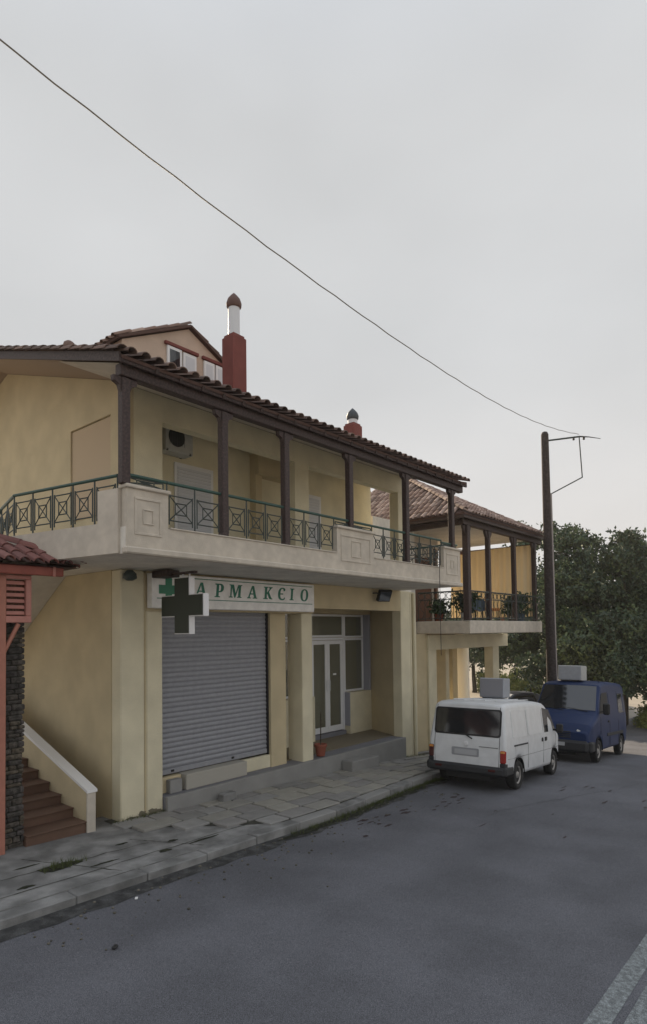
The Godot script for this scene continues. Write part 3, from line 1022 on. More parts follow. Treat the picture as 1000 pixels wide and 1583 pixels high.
	w = MB.new(); w.cb(6.72, 8.20, 0.25, 0.38, -1.75, -1.56, 0.01); put("threshold", w, M.floor, o)
	w = MB.new(); w.cb(0.9, 1.40, 0.256, 0.54, -0.33, -0.2, 0.01); put("sill", w, M.yellow, o)
	w = MB.new(); w.cb(1.05, 1.32, 0.257, 0.50, -0.199, -0.06, 0.01); put("block", w, M.concrete2, o)
	w = MB.new(); w.cb(1.41, 2.95, 0.256, 0.55, -0.33, -0.05, 0.012); put("sill", w, textured(lin(0.46, 0.44, 0.39), 0.9, M.yellow.albedo_texture, 1.4), o)
	w = MB.new(); w.cb(2.96, 3.8, 0.256, 0.53, -0.33, -0.22, 0.012); put("sill", w, M.yellow2, o)
	# rolled-down shutter: each slat a piece
	var sh := MB.new(); sh.bb(0.87, 3.79, 0.56, 3.64, -0.345, -0.325)
	var so := put("shutter", sh, M.slat, o)
	var sy := 0.66; var i := 0
	while sy < 3.60:
		var s := MB.new()
		var rows := []
		for k in 7:
			var a := PI * (k / 6.0)
			var p := Vector2(-0.322 + sin(a) * 0.020, sy + 0.006 + 0.088 * k / 6.0)
			rows.append(PackedVector3Array([Vector3(0.90, p.y, p.x), Vector3(3.76, p.y, p.x)]))
		s.ring_strip(rows, false)
		put("slat", s, M.slat2 if (i * 7) % 5 < 2 else M.slat, so)
		sy += 0.0945; i += 1
	var bar := MB.new(); bar.cb(0.90, 3.76, 0.565, 0.658, -0.32, -0.285, 0.01); put("bottom_bar", bar, M.slat2, so)
	for hx in [1.22, 2.72]:
		var lk := MB.new(); lk.cb(hx, hx + 0.07, 0.60, 0.645, -0.284, -0.262, 0.008); put("lock", lk, M.black, so)
	for gx in [[0.862, 0.90], [3.765, 3.80]]:
		var gd := MB.new(); gd.cb(gx[0], gx[1], 0.30, 3.639, -0.33, -0.262, 0.006); put("guide_rail", gd, M.black if gx[0] > 2 else M.slat, so)
	# entrance windows and double door (white frames)
	for q in [[5.56, 6.70, 1.48, 3.02], [5.56, 6.70, 3.03, 3.71], [8.22, 9.15, 1.46, 3.02], [8.22, 9.15, 3.03, 3.71], [6.71, 8.21, 3.06, 3.71]]:
		window_unit(o, "window", q[0], q[1], q[2], q[3], -1.66)
	var df := MB.new(); df.cb(6.71, 6.77, 0.38, 3.05, -1.70, -1.62, 0.006); df.cb(8.15, 8.21, 0.38, 3.05, -1.70, -1.62, 0.006); df.cb(6.771, 8.149, 2.98, 3.05, -1.70, -1.62, 0.006); put("door_frame", df, M.frame, o)
	for q in [[6.775, 7.46], [7.465, 8.145]]:
		var f := MB.new()
		f.cb(q[0], q[0] + 0.1, 0.40, 2.97, -1.68, -1.63, 0.006); f.cb(q[1] - 0.1, q[1], 0.40, 2.97, -1.68, -1.63, 0.006)
		f.cb(q[0] + 0.101, q[1] - 0.101, 0.40, 0.56, -1.68, -1.63, 0.006); f.cb(q[0] + 0.101, q[1] - 0.101, 2.86, 2.97, -1.68, -1.63, 0.006)
		var d := put("door", f, M.frame, o)
		var p := MB.new(); p.bb(q[0] + 0.1, q[1] - 0.1, 0.56, 2.86, -1.66, -1.65); put("pane", p, M.glass, d)
		var h := MB.new(); h.tube([Vector3(7.41 if q[0] < 7 else 7.52, 1.55, -1.60), Vector3(7.41 if q[0] < 7 else 7.52, 1.85, -1.60)], 0.014, 6); put("handle", h, M.alu, d)
	var lab := MB.new(); lab.bb(7.72, 7.86, 1.98, 2.03, -1.648, -1.645); put("door_label", lab, M.white, o)
	# balcony slab and parapet
	var sl := MB.new()
	sl.prism([Vector2(-1.05, -1.85), Vector2(8.72, -1.85), Vector2(8.72, 0.2), Vector2(9.62, 0.2), Vector2(9.62, 9.0), Vector2(-1.2, 9.0), Vector2(-1.2, 1.9), Vector2(-1.5, 0.67)], Vector3(0, 4.345, 0), Vector3.RIGHT, Vector3.FORWARD, Vector3.UP * 0.38)
	put("balcony_slab", sl, M.soffit, o)
	var pa := MB.new(); pa.bb(-1.05, 8.72, 4.35, 4.76, 1.74, 1.885); put("parapet", pa, M.cream, o)
	var po := o.get_node("parapet")
	for q in [[-1.049, -0.36], [3.62, 4.86], [7.86, 8.719]]:
		var p := MB.new(); p.bb(q[0], q[1], 4.761, 5.27, 1.742, 1.883)
		put("parapet_block", p, M.cream, po)
		var c := MB.new(); c.cb(q[0] - 0.03, q[1] + 0.03, 5.271, 5.325, 1.70, 1.925, 0.012); put("coping", c, M.cream, po)
		var rl := MB.new(); relief(rl, q[0] + 0.12, q[1] - 0.12, 4.62, 5.16, 1.885)
		if q[1] - q[0] < 1.0: relief(rl, (q[0] + q[1]) / 2 - 0.09, (q[0] + q[1]) / 2 + 0.09, 4.78, 5.0, 1.885, 0.02)
		else: relief(rl, q[0] + 0.45, q[1] - 0.45, 4.72, 5.06, 1.885, 0.02)
		put("relief_frame", rl, M.cream, po)
	var mo := MB.new(); mo.cb(-1.09, 8.76, 4.34, 4.44, 1.80, 1.935, 0.02); put("moulding", mo, M.cream, po)
	for q in [[-0.33, 3.59], [4.89, 7.83]]:
		var c := MB.new(); c.cb(q[0], q[1], 4.761, 4.785, 1.72, 1.905, 0.008); put("coping", c, M.cream, po)
	# left side of the balcony: parapet corner, low upstand, railings
	var A := Vector3(-1.05, 0, 1.74); var B := Vector3(-1.5, 0, -0.67); var C := Vector3(-1.2, 0, -1.9)
	var sd := MB.new()
	wall_between(sd, A, B, 4.35, 4.80, 0.13)
	wall_between(sd, A, A.lerp(B, 0.17), 4.801, 5.27, 0.126)
	wall_between(sd, B, C, 4.35, 4.80, 0.13)
	put("parapet", sd, M.cream, o)
	# stair running down along the side wall, seen from below
	var stair := MB.new()
	stair.prism([Vector2(-1.9, 4.70), Vector2(-6.5, 1.9), Vector2(-6.5, 1.55), Vector2(-1.9, 4.35)], Vector3(-1.2, 0, 0), Vector3.BACK, Vector3.UP, Vector3.RIGHT * 1.19)
	put("stair_flight", stair, M.soffit, o)
	railing(o, A.lerp(B, 0.03) + Vector3.UP * 4.8, B + Vector3.UP * 4.8, 5, 0.67, 0.06, 0.56, M.green, M.iron)
	railing(o, B + Vector3.UP * 4.8, C + Vector3.UP * 4.8, 2, 0.67, 0.06, 0.56, M.green, M.iron)
	railing(o, C + Vector3.UP * 4.8, Vector3(-1.2, 2.0, -6.5), 9, 0.67, 0.06, 0.56, M.green, M.iron)
	# front railings
	railing(o, Vector3(-1.05, 4.785, 1.82), Vector3(-0.36, 4.785, 1.82), 1, 0.685, 0.55, 0.66, M.green, M.iron)
	railing(o, Vector3(-0.34, 4.785, 1.82), Vector3(0.70, 4.785, 1.82), 2, 0.685, 0.06, 0.52, M.green, M.iron)
	railing(o, Vector3(0.82, 4.785, 1.82), Vector3(2.16, 4.785, 1.82), 3, 0.685, 0.06, 0.52, M.green, M.iron)
	railing(o, Vector3(2.28, 4.785, 1.82), Vector3(3.60, 4.785, 1.82), 3, 0.685, 0.06, 0.52, M.green, M.iron)
	railing(o, Vector3(4.88, 4.785, 1.82), Vector3(6.18, 4.785, 1.82), 3, 0.685, 0.06, 0.52, M.green, M.iron)
	railing(o, Vector3(6.30, 4.785, 1.82), Vector3(7.84, 4.785, 1.82), 3, 0.685, 0.06, 0.52, M.green, M.iron)
	railing(o, Vector3(7.84, 5.325, 1.82), Vector3(8.66, 5.325, 1.82), 1, 0.10, 0.02, 0.08, M.green, M.iron)
	railing(o, Vector3(8.66, 4.785, 1.70), Vector3(8.66, 4.785, 0.1), 3, 0.685, 0.06, 0.52, M.green, M.iron)
	railing(o, Vector3(3.6, 5.325, 1.82), Vector3(4.88, 5.325, 1.82), 1, 0.145, 0.02, 0.08, M.green, M.iron)
	# posts with corbels
	var posts := [[-1.05, 5.325], [0.76, 4.78], [2.22, 4.78], [4.12, 5.325], [6.24, 4.78], [8.40, 5.325]]
	for q in posts:
		var p := MB.new(); p.cb(q[0] - 0.065, q[0] + 0.065, q[1], 6.83, 1.755, 1.885, 0.012)
		var pp := put("post", p, M.wood, o)
		var cb_ := MB.new()
		for s in [-1.0, 1.0]:
			cb_.prism([Vector2(0.066, 6.83), Vector2(0.19, 6.83), Vector2(0.18, 6.76), Vector2(0.10, 6.72), Vector2(0.066, 6.62)], Vector3(q[0], 0, 1.78), Vector3.RIGHT * s, Vector3.UP, Vector3.BACK * 0.08)
		put("corbel", cb_, M.wood, pp)
	# upper floor walls
	w = MB.new(); w.bb(0.0, 0.26, 4.73, 7.60, -9.0, -1.75); w.bb(0.0, 0.26, 4.73, 7.60, -0.32, 0.0); w.bb(0.0, 0.26, 7.12, 7.60, -1.749, -0.321); w.bb(0.06, 0.26, 4.73, 7.119, -1.749, -0.321); put("wall", w, Y, o)
	w = MB.new(); w.bb(0.261, 0.86, 4.73, 7.60, -1.2, 0.0); put("wall", w, M.yellow2, o)
	w = MB.new(); w.bb(0.861, 9.16, 7.12, 7.60, -0.24, -0.004); put("lintel", w, M.yellow2, o)
	w = MB.new(); w.bb(0.861, 9.05, 4.73, 7.60, -1.4, -1.2); put("wall", w, M.yellow2, o)
	w = MB.new(); w.bb(4.44, 4.92, 4.73, 7.118, -0.32, 0.0); put("pillar", w, M.yellow2, o)
	w = MB.new(); w.bb(4.16, 5.35, 6.95, 7.45, -1.199, -0.9); w.bb(4.16, 4.36, 4.73, 6.949, -1.199, -1.0); put("wall", w, M.yellow, o)
	w = MB.new(); w.cb(8.70, 9.16, 4.73, 7.118, -0.30, -0.005, 0.012); put("pillar", w, M.yellow2, o)
	w = MB.new(); w.bb(0.87, 9.1, 7.57, 7.59, -1.19, -0.31); put("ceiling", w, M.cream, o)
	w = MB.new(); w.bb(0.26, 9.05, 4.73, 7.60, -9.0, -8.8); w.bb(8.85, 9.05, 4.73, 7.60, -8.8, -1.41); put("wall", w, Y, o)
	# balcony doors with blinds: frame, slatted blind, pane
	for q in [[1.98, 3.02, 6.84], [6.05, 6.72, 6.84]]:
		var f := MB.new(); f.cb(q[0], q[1], 4.73, q[2], -1.199, -1.165, 0.006)
		var d := put("balcony_door", f, M.frame, o)
		var k := 0
		var by := 4.80
		while by < q[2] - 0.12:
			var s := MB.new(); s.cb(q[0] + 0.07, q[1] - 0.07, by, by + 0.062, -1.164, -1.150, 0.006)
			put("blind_slat", s, M.blind, d)
			by += 0.07
	# blinded window in the side wall recess
	var sw := MB.new(); sw.bb(0.03, 0.06, 5.4, 7.1, -1.74, -0.33); put("window_blind", sw, textured(lin(0.60, 0.47, 0.32), 0.8, M.yellow.albedo_texture, 1.0), o)
	# roof over the balcony: boarded soffit, beam, tiles
	var E := 2.0; var EY := 7.08; var PT := 0.31
	var XL := -1.2; var XR := 8.95; var RZ := -4.6; var BZ := -9.2
	var ry := EY + (E - RZ) * PT; var by := ry - (RZ - BZ) * PT
	var bm := MB.new(); bm.cb(-1.15, 8.92, 6.84, 7.02, 1.75, 1.90, 0.012); put("eave_beam", bm, M.wood, o)
	var a0 := Vector3(XL, EY, E); var a1 := Vector3(XR, EY, E)
	var r0 := Vector3(XL, ry, RZ); var r1 := Vector3(XR, ry, RZ)
	var b0 := Vector3(XL, by, BZ); var b1 := Vector3(XR, by, BZ)
	var rb := MB.new()
	var dn := Vector3(0, -0.05, 0)
	rb.quad(a0, a1, r1, r0); rb.quad(b1, b0, r0, r1)
	rb.quad(r0 + dn, r1 + dn, a1 + dn, a0 + dn); rb.quad(r1 + dn, r0 + dn, b0 + dn, b1 + dn)
	rb.quad(a0 + dn, a1 + dn, a1, a0); rb.quad(b1 + dn, b0 + dn, b0, b1)
	for q in [[a0, r0], [r0, b0], [r1, a1], [b1, r1]]: rb.quad(q[1] + dn, q[0] + dn, q[0], q[1])
	put("roof", rb, M.roofbase, o)
	var ro := o.get_node("roof")
	# gable ends of the house
	var sf0 := MB.new()
	sf0.quad(Vector3(XL + 0.03, EY - 0.06, E - 0.06), Vector3(XL + 0.03, EY + E * PT - 0.066, 0.0), Vector3(-1.1, EY + E * PT - 0.066, 0.0), Vector3(-1.1, EY - 0.06, E - 0.06))
	put("soffit", sf0, M.wood, o)
	for gx in [0.0, 8.79]:
		var gb := MB.new()
		gb.prism([Vector2(0.0, 7.601), Vector2(0.0, EY + E * PT - 0.07), Vector2(RZ, ry - 0.07), Vector2(-9.0, by + 0.2 * PT - 0.07), Vector2(-9.0, 7.601)], Vector3(gx, 0, 0), Vector3.BACK, Vector3.UP, Vector3.RIGHT * 0.26)
		put("gable", gb, Y, o)
	# cream boarding under the front slope, dark boards under the side overhang
	var sf := MB.new()
	sf.quad(Vector3(-1.1, 7.06, 1.76), Vector3(-1.1, 7.06 + 1.76 * PT, 0.0), Vector3(8.9, 7.06 + 1.76 * PT, 0.0), Vector3(8.9, 7.06, 1.76))
	put("soffit", sf, M.cream, o)
	sf = MB.new()
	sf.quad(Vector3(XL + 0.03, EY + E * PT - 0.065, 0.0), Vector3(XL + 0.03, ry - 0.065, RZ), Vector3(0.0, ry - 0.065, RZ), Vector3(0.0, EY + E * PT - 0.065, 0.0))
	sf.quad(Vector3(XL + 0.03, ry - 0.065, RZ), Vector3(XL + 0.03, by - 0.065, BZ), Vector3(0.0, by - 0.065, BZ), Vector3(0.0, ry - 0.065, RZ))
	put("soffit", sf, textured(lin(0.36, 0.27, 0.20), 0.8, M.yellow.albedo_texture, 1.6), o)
	var fa := MB.new(); fa.cb(XL, 8.97, 6.98, 7.09, 1.94, 1.985, 0.008)
	for vx in [XL - 0.03, XR]:
		fa.prism([Vector2(1.985, EY - 0.10), Vector2(1.985, EY + 0.035), Vector2(RZ, ry + 0.03), Vector2(BZ, by + 0.03), Vector2(BZ, by - 0.10), Vector2(RZ, ry - 0.11)], Vector3(vx, 0, 0), Vector3.BACK, Vector3.UP, Vector3.RIGHT * 0.03)
	put("fascia", fa, M.wood, o)
	# rafter ends under the eave
	for k in 23:
		var rx := -0.62 + k * 0.42
		var b := MB.new()
		b.cbox(Vector3(rx, 7.02 + 0.9 * PT * 0.5, 1.98 - 0.45), Vector3(0.06, 0.08, 1.0), 0.006, Basis(Vector3.RIGHT, atan(PT)))
		put("rafter", b, M.wood, ro)
	var S := Vector3(0, PT, -1).normalized()
	var sl_len := (E - RZ) * sqrt(1 + PT * PT)
	tiles(ro, Vector3(0, EY + 0.02, E + 0.05), Vector3.RIGHT, S, [Vector2(XL - 0.02, 0), Vector2(XR + 0.03, 0), Vector2(XR + 0.03, sl_len), Vector2(XL - 0.02, sl_len)], 145, M.tiles_dark)
	tiles(ro, b1 + Vector3(0, 0.02, -0.05), Vector3.LEFT, Vector3(0, PT, 1).normalized(), [Vector2(0, 0), Vector2(XR - XL, 0), Vector2(XR - XL, (RZ - BZ) * sqrt(1 + PT * PT)), Vector2(0, (RZ - BZ) * sqrt(1 + PT * PT))], 0, M.tiles_dark)
	# verge tiles up the left edge
	var vb := Basis(Vector3.RIGHT, atan(PT))
	for k in 19:
		var vt := Vector3(XL - 0.01, EY + 0.045, E) + S * (0.34 * k + 0.17)
		put_mesh("verge_tile", tile_mesh, M.tiles_dark[rng.randi() % M.tiles_dark.size()], ro, Transform3D(vb.rotated(Vector3.RIGHT, -0.05).scaled_local(Vector3(1.15, 1.1, 1.0)), vt))
	var finial := MB.new(); finial.lathe([Vector2(0.08, 0), Vector2(0.10, 0.04), Vector2(0.08, 0.10), Vector2(0.04, 0.13), Vector2(0.0, 0.135)], Vector3(XL + 0.04, EY + 0.08 + (E - 0.45) * PT, 0.45), 10)
	put("verge_end_tile", finial, M.tiles_dark[1], ro)
	ridge_caps(ro, r0, r1, tile_mats)
	chimney(o, 2.88, 3.27, 9.64, -0.69, -0.30, 7.8, 0.125, 10.32, M.cap_red, 0.16)
	chimney(o, 8.02, 8.42, 9.16, -1.40, -1.0, 8.0, 0.14, 9.34, M.cap_dark, 0.17)
	dormer(o)

func wall_between(mb: MB, a: Vector3, b: Vector3, y0: float, y1: float, t: float) -> void:
	var d := b - a
	d.y = 0
	var l := d.length()
	d = d.normalized()
	mb.box((a + b) * 0.5 * Vector3(1, 0, 1) + Vector3(0, (y0 + y1) / 2, 0), Vector3(l, y1 - y0, t), Basis(d, Vector3.UP, d.cross(Vector3.UP)))

func chimney(o: Node, x0: float, x1: float, top: float, z0: float, z1: float, base: float, fr: float, ftop: float, capm: Material, capr: float) -> void:
	var c := MB.new(); c.cb(x0, x1, base, top, z0, z1, 0.02)
	var ch := put("chimney", c, M.brick, o)
	var cx := (x0 + x1) / 2; var cz := (z0 + z1) / 2
	var cr := MB.new()
	cr.prism([Vector2(-1, -1), Vector2(1, -1), Vector2(1, 1), Vector2(-1, 1)], Vector3(cx, top + 0.001, cz), Vector3.RIGHT * (x1 - x0) * 0.40, Vector3.BACK * (z1 - z0) * 0.40, Vector3.UP * 0.05)
	put("chimney_crown", cr, M.brick, ch)
	var f := MB.new(); f.lathe([Vector2(fr, top + 0.05), Vector2(fr, ftop)], Vector3(cx, 0, cz), 18); put("flue", f, M.flue, ch)
	var k := MB.new(); k.lathe([Vector2(fr * 1.02, ftop), Vector2(capr, ftop + 0.02), Vector2(capr * 1.06, ftop + 0.10), Vector2(capr * 0.85, ftop + 0.20), Vector2(capr * 0.45, ftop + 0.28), Vector2(0.012, ftop + 0.34)], Vector3(cx, 0, cz), 18); put("chimney_cap", k, capm, ch)

func dormer(o: Node) -> void:
	var z := -1.5
	var px := 2.62; var py := 10.10
	var d := MB.new()
	d.prism([Vector2(0.95, 8.0), Vector2(3.85, 8.0), Vector2(3.85, 9.40), Vector2(px, 10.02), Vector2(0.95, 9.20)], Vector3(0, 0, z), Vector3.RIGHT, Vector3.UP, Vector3.FORWARD * 4.0)
	var dm := put("dormer", d, M.pink, o)
	for q in [[2.02, 2.40, 8.75, 9.45], [2.44, 2.80, 8.75, 9.43], [3.02, 3.32, 8.75, 9.44], [3.36, 3.66, 8.75, 9.44]]:
		var f := MB.new()
		f.cb(q[0], q[1], q[2], q[3], z + 0.001, z + 0.05, 0.006)
		put("window_frame", f, M.frame, dm)
		var p := MB.new(); p.bb(q[0] + 0.06, q[1] - 0.06, q[2] + 0.06, q[3] - 0.07, z + 0.049, z + 0.056); put("pane", p, M.car_glass if q[0] < 2.1 else M.blind, dm)
	var hd := MB.new(); hd.cb(1.96, 2.86, 9.46, 9.53, z + 0.001, z + 0.07, 0.008); hd.cb(2.97, 3.72, 9.46, 9.53, z + 0.001, z + 0.07, 0.008); put("window_head", hd, M.brick, dm)
	for s in [-1.0, 1.0]:
		var run := 1.32 if s > 0 else 1.80
		var e := Vector3(px + s * run, py - run * (0.52 if s > 0 else 0.49), z + 0.10)
		var top := Vector3(px, py, z + 0.10)
		var up := (top - e).normalized()
		var u := Vector3.FORWARD if s > 0 else Vector3.FORWARD
		var b := MB.new()
		b.box((e + top) / 2 + Vector3(0, -0.03, -2.0), Vector3(e.distance_to(top), 0.05, 4.0), Basis(up if s < 0 else -up, (Vector3.BACK.cross(up) if s < 0 else Vector3.BACK.cross(-up)), Vector3.BACK))
		put("dormer_roof", b, M.roofbase, dm)
		tiles(dm, e + Vector3(0, 0.0, 0.02), u, up, [Vector2(0, 0), Vector2(1.1, 0), Vector2(1.1, e.distance_to(top)), Vector2(0, e.distance_to(top))], 40, tile_mats)
	ridge_caps(dm, Vector3(px, py + 0.02, z - 1.6), Vector3(px, py + 0.02, z + 0.08), tile_mats)

# ---------------------------------------------------------------- the second building
func second_building() -> void:
	var o := thing("neighbouring_house", "farther yellow house with brown hip roof and curtained wooden veranda over an arcade", "building", Vector3(12.0, -1.0, 0.0))
	var w := MB.new()
	var Y := M.yellow as Material
	# arcade: beam, pillars, round column
	w = MB.new(); w.bb(12.1, 18.4, 2.56, 3.06, -1.45, -1.12); put("arcade_beam", w, M.yellow2, o)
	w = MB.new(); w.cb(12.1, 12.62, -1.3, 2.559, -1.45, -1.12, 0.015); put("pillar", w, M.yellow2, o)
	w = MB.new(); w.cb(16.95, 17.5, -1.8, 2.559, -1.47, -1.10, 0.015); put("pillar", w, M.yellow2, o)
	w = MB.new(); w.cb(15.45, 15.72, -1.8, 3.05, -3.3, -2.35, 0.015); put("pillar", w, M.yellow2, o)
	w = MB.new(); w.cb(16.45, 16.85, -1.8, 3.05, -3.6, -2.6, 0.015); put("pillar", w, Y, o)
	w = MB.new(); w.lathe([Vector2(0.29, -1.8), Vector2(0.29, 3.05)], Vector3(17.9, 0, -2.95), 28); put("column", w, mat(lin(0.82, 0.80, 0.74), 0.7), o)
	w = MB.new(); w.bb(9.9, 12.1, -1.6, 3.10, -9.0, -1.2); put("wall", w, Y, o)
	w = MB.new(); w.bb(12.62, 14.6, -1.6, 3.05, -6.4, -6.2); put("wall", w, M.interior, o)
	# balcony slab
	w = MB.new(); w.cb(11.98, 18.0, 3.10, 3.52, -1.5, 0.48, 0.02); w.bb(9.9, 18.0, 3.07, 3.50, -8.6, -1.501); put("balcony_slab", w, M.cream, o)
	# upper floor room and veranda
	w = MB.new(); w.bb(9.9, 12.35, 3.51, 6.85, -8.6, -1.75); put("wall", w, M.soffit, o)
	w = MB.new(); w.bb(12.36, 14.9, 3.51, 6.85, -8.6, -2.3); put("wall", w, M.cream, o)
	w = MB.new(); w.cb(14.55, 14.68, 3.53, 6.3, -2.299, -2.22, 0.01); put("door_frame", w, M.wood_red, o)
	w = MB.new(); w.cb(12.7, 14.3, 3.53, 5.9, -2.299, -2.25, 0.01); put("shutter_door", w, M.wood_red, o)
	# posts
	for q in [[12.05, 0.36, 0.10], [13.55, 0.38, 0.075], [15.65, 0.38, 0.075], [17.55, 0.38, 0.075], [17.85, -2.6, 0.06], [15.1, -2.5, 0.06], [17.9, -1.1, 0.06]]:
		w = MB.new(); w.cb(q[0] - q[2], q[0] + q[2], 3.53, 6.55, q[1] - q[2], q[1] + q[2], 0.012)
		var p := put("post", w, M.wood if q[1] > 0 else M.wood_red, o)
		if q[1] > 0:
			var c := MB.new()
			for s in [-1.0, 1.0]:
				c.prism([Vector2(q[2] + 0.001, 6.54), Vector2(0.26, 6.54), Vector2(0.24, 6.46), Vector2(q[2] + 0.001, 6.22)], Vector3(q[0], 0, q[1] - 0.04), Vector3.RIGHT * s, Vector3.UP, Vector3.BACK * 0.08)
			put("corbel", c, M.wood, p)
	w = MB.new(); w.cb(11.7, 18.2, 6.55, 6.74, 0.30, 0.46, 0.012); w.cb(11.7, 11.86, 6.55, 6.74, -8.0, 0.299, 0.012); put("eave_beam", w, M.wood, o)
	w = MB.new(); w.cb(17.78, 17.94, 6.36, 6.549, -3.2, 0.29, 0.012); w.cb(14.95, 17.779, 6.36, 6.549, -2.62, -2.48, 0.012); put("veranda_beam", w, M.wood_red, o)
	# ceiling boards
	w = MB.new()
	w.quad(Vector3(11.6, 6.76, 0.45), Vector3(11.6, 6.76, -8.0), Vector3(18.2, 6.76, -8.0), Vector3(18.2, 6.76, 0.45))
	put("veranda_ceiling", w, M.soffit, o)
	# curtain on the far end, hanging in folds, in two lengths
	for q in [[-3.3, -1.08, 17.70], [-1.14, 0.30, 17.66]]:
		var rows := []
		for j in 7:
			var row := PackedVector3Array()
			var n := 44
			for i in n + 1:
				var z := lerpf(q[0], q[1], float(i) / n)
				row.append(Vector3(q[2] + 0.022 * sin(z * 26.0 + j * 0.2) + 0.014 * sin(z * 11.0), lerpf(6.50, 3.72, j / 6.0), z))
			rows.append(row)
		var c := MB.new(); c.ring_strip(rows, false); put("curtain", c, M.curtain, o)
	# iron railings
	iron_rail(o, Vector3(12.03, 3.52, 0.42), Vector3(17.95, 3.52, 0.42), 20)
	iron_rail(o, Vector3(12.03, 3.52, -1.45), Vector3(12.03, 3.52, 0.40), 7)
	# roof
	var EY := 6.86; var PT := 0.55
	var a := Vector3(11.4, EY, 0.65); var b := Vector3(18.45, EY, 0.65); var c1 := Vector3(18.45, EY, -8.0); var d := Vector3(11.4, EY, -8.0)
	var h := 4.325
	var r0 := Vector3(11.4 + h * 0.75, EY + h * PT, -3.675); var r1 := Vector3(18.45 - h * 0.6, EY + h * PT, -3.675)
	w = MB.new()
	w.quad(a, b, r1, r0); w.tri(d, a, r0); w.quad(c1, d, r0, r1); w.tri(b, c1, r1)
	var dn := Vector3(0, -0.06, 0)
	w.quad(b + dn, a + dn, d + dn, c1 + dn)
	w.quad(a + dn, b + dn, b, a); w.quad(d + dn, a + dn, a, d); w.quad(b + dn, c1 + dn, c1, b); w.quad(c1 + dn, d + dn, d, c1)
	put("roof", w, M.roofbase, o)
	var ro := o.get_node("roof")
	var fa := MB.new(); fa.cb(11.4, 18.45, EY - 0.16, EY - 0.061, 0.58, 0.64, 0.01); fa.cb(11.41, 11.47, EY - 0.16, EY - 0.061, -8.0, 0.579, 0.01); put("fascia", fa, M.wood, o)
	# left slope
	var U := (a - d).normalized()
	var up := (r0 - d) - U * (r0 - d).dot(U)
	tiles(ro, d + Vector3(-0.03, 0.02, 0), U, up.normalized(), [Vector2(0, 0), Vector2(8.65, 0), Vector2((r0 - d).dot(U), up.length())], 280, tile_mats)
	up = (r0 - a) - Vector3.RIGHT * (r0 - a).x
	tiles(ro, a + Vector3(0, 0.02, 0.04), Vector3.RIGHT, up.normalized(), [Vector2(0, 0), Vector2(7.05, 0), Vector2(r1.x - a.x, up.length()), Vector2(r0.x - a.x, up.length())], 64, tile_mats)
	ridge_caps(ro, a + Vector3(0, 0.06, 0), r0 + Vector3(0, 0.06, 0), tile_mats)
	ridge_caps(ro, r0 + Vector3(0, 0.03, 0), r1 + Vector3(0, 0.03, 0), tile_mats)
	# things kept on its balcony
	potted("potted_plant", Vector3(12.35, 3.52, 0.12), 0.16, 0.26, 0.62, M.white, "bushy plant in a white pot at the balcony corner of the farther house", 7)
	potted("potted_plant", Vector3(12.2, 3.52, -0.75), 0.15, 0.24, 0.40, M.terracotta, "small plant in a terracotta pot beside the side railing of the farther house", 8)
	potted("potted_plant", Vector3(16.9, 3.52, 0.05), 0.2, 0.3, 0.75, M.cloth_blue, "tall leafy plant in a dark pot near the curtained end of the farther balcony", 9)
	potted("potted_plant", Vector3(16.0, 3.52, 0.1), 0.18, 0.28, 0.55, M.dark, "low green plant in a black pot between two veranda posts", 10)
	for q in [[14.05, "orange cushioned garden chair nearest the middle veranda post"], [15.0, "orange cushioned garden chair on the right, farther along the veranda"]]:
		var ch := thing("garden_chair", q[1], "chair", Vector3(q[0], 3.52, -0.15), 0.4, "orange garden chairs on the farther balcony")
		off = Vector3()
		var s := MB.new(); s.cbox(Vector3(0, 0.42, 0), Vector3(0.5, 0.1, 0.48), 0.03); put("seat", s, M.orange, ch)
		s = MB.new(); s.cbox(Vector3(0, 0.68, -0.22), Vector3(0.5, 0.44, 0.08), 0.03, Basis(Vector3.RIGHT, -0.15)); put("backrest", s, M.orange, ch)
		for lx in [-0.22, 0.22]:
			for lz in [-0.2, 0.2]:
				s = MB.new(); s.tube([Vector3(lx, 0, lz), Vector3(lx, 0.38, lz)], 0.018, 6); put("leg", s, M.dark, ch)
	var tb := thing("garden_table", "dark covered table standing on the farther balcony by the railing", "table", Vector3(13.1, 3.52, -0.1))
	off = Vector3()
	var s := MB.new(); s.cbox(Vector3(0, 0.70, 0), Vector3(1.0, 0.04, 0.6), 0.015); put("tabletop", s, M.cloth_blue, tb)
	s = MB.new(); s.prism([Vector2(-0.52, 0.68), Vector2(0.52, 0.68), Vector2(0.50, 0.34), Vector2(0.1, 0.30), Vector2(-0.2, 0.36), Vector2(-0.5, 0.31)], Vector3(0, 0, 0.30), Vector3.RIGHT, Vector3.UP, Vector3.BACK * 0.012); put("cloth", s, M.cloth_blue, tb)
	for lx in [-0.45, 0.45]:
		for lz in [-0.25, 0.25]:
			s = MB.new(); s.tube([Vector3(lx, 0, lz), Vector3(lx, 0.69, lz)], 0.02, 6); put("leg", s, M.dark, tb)

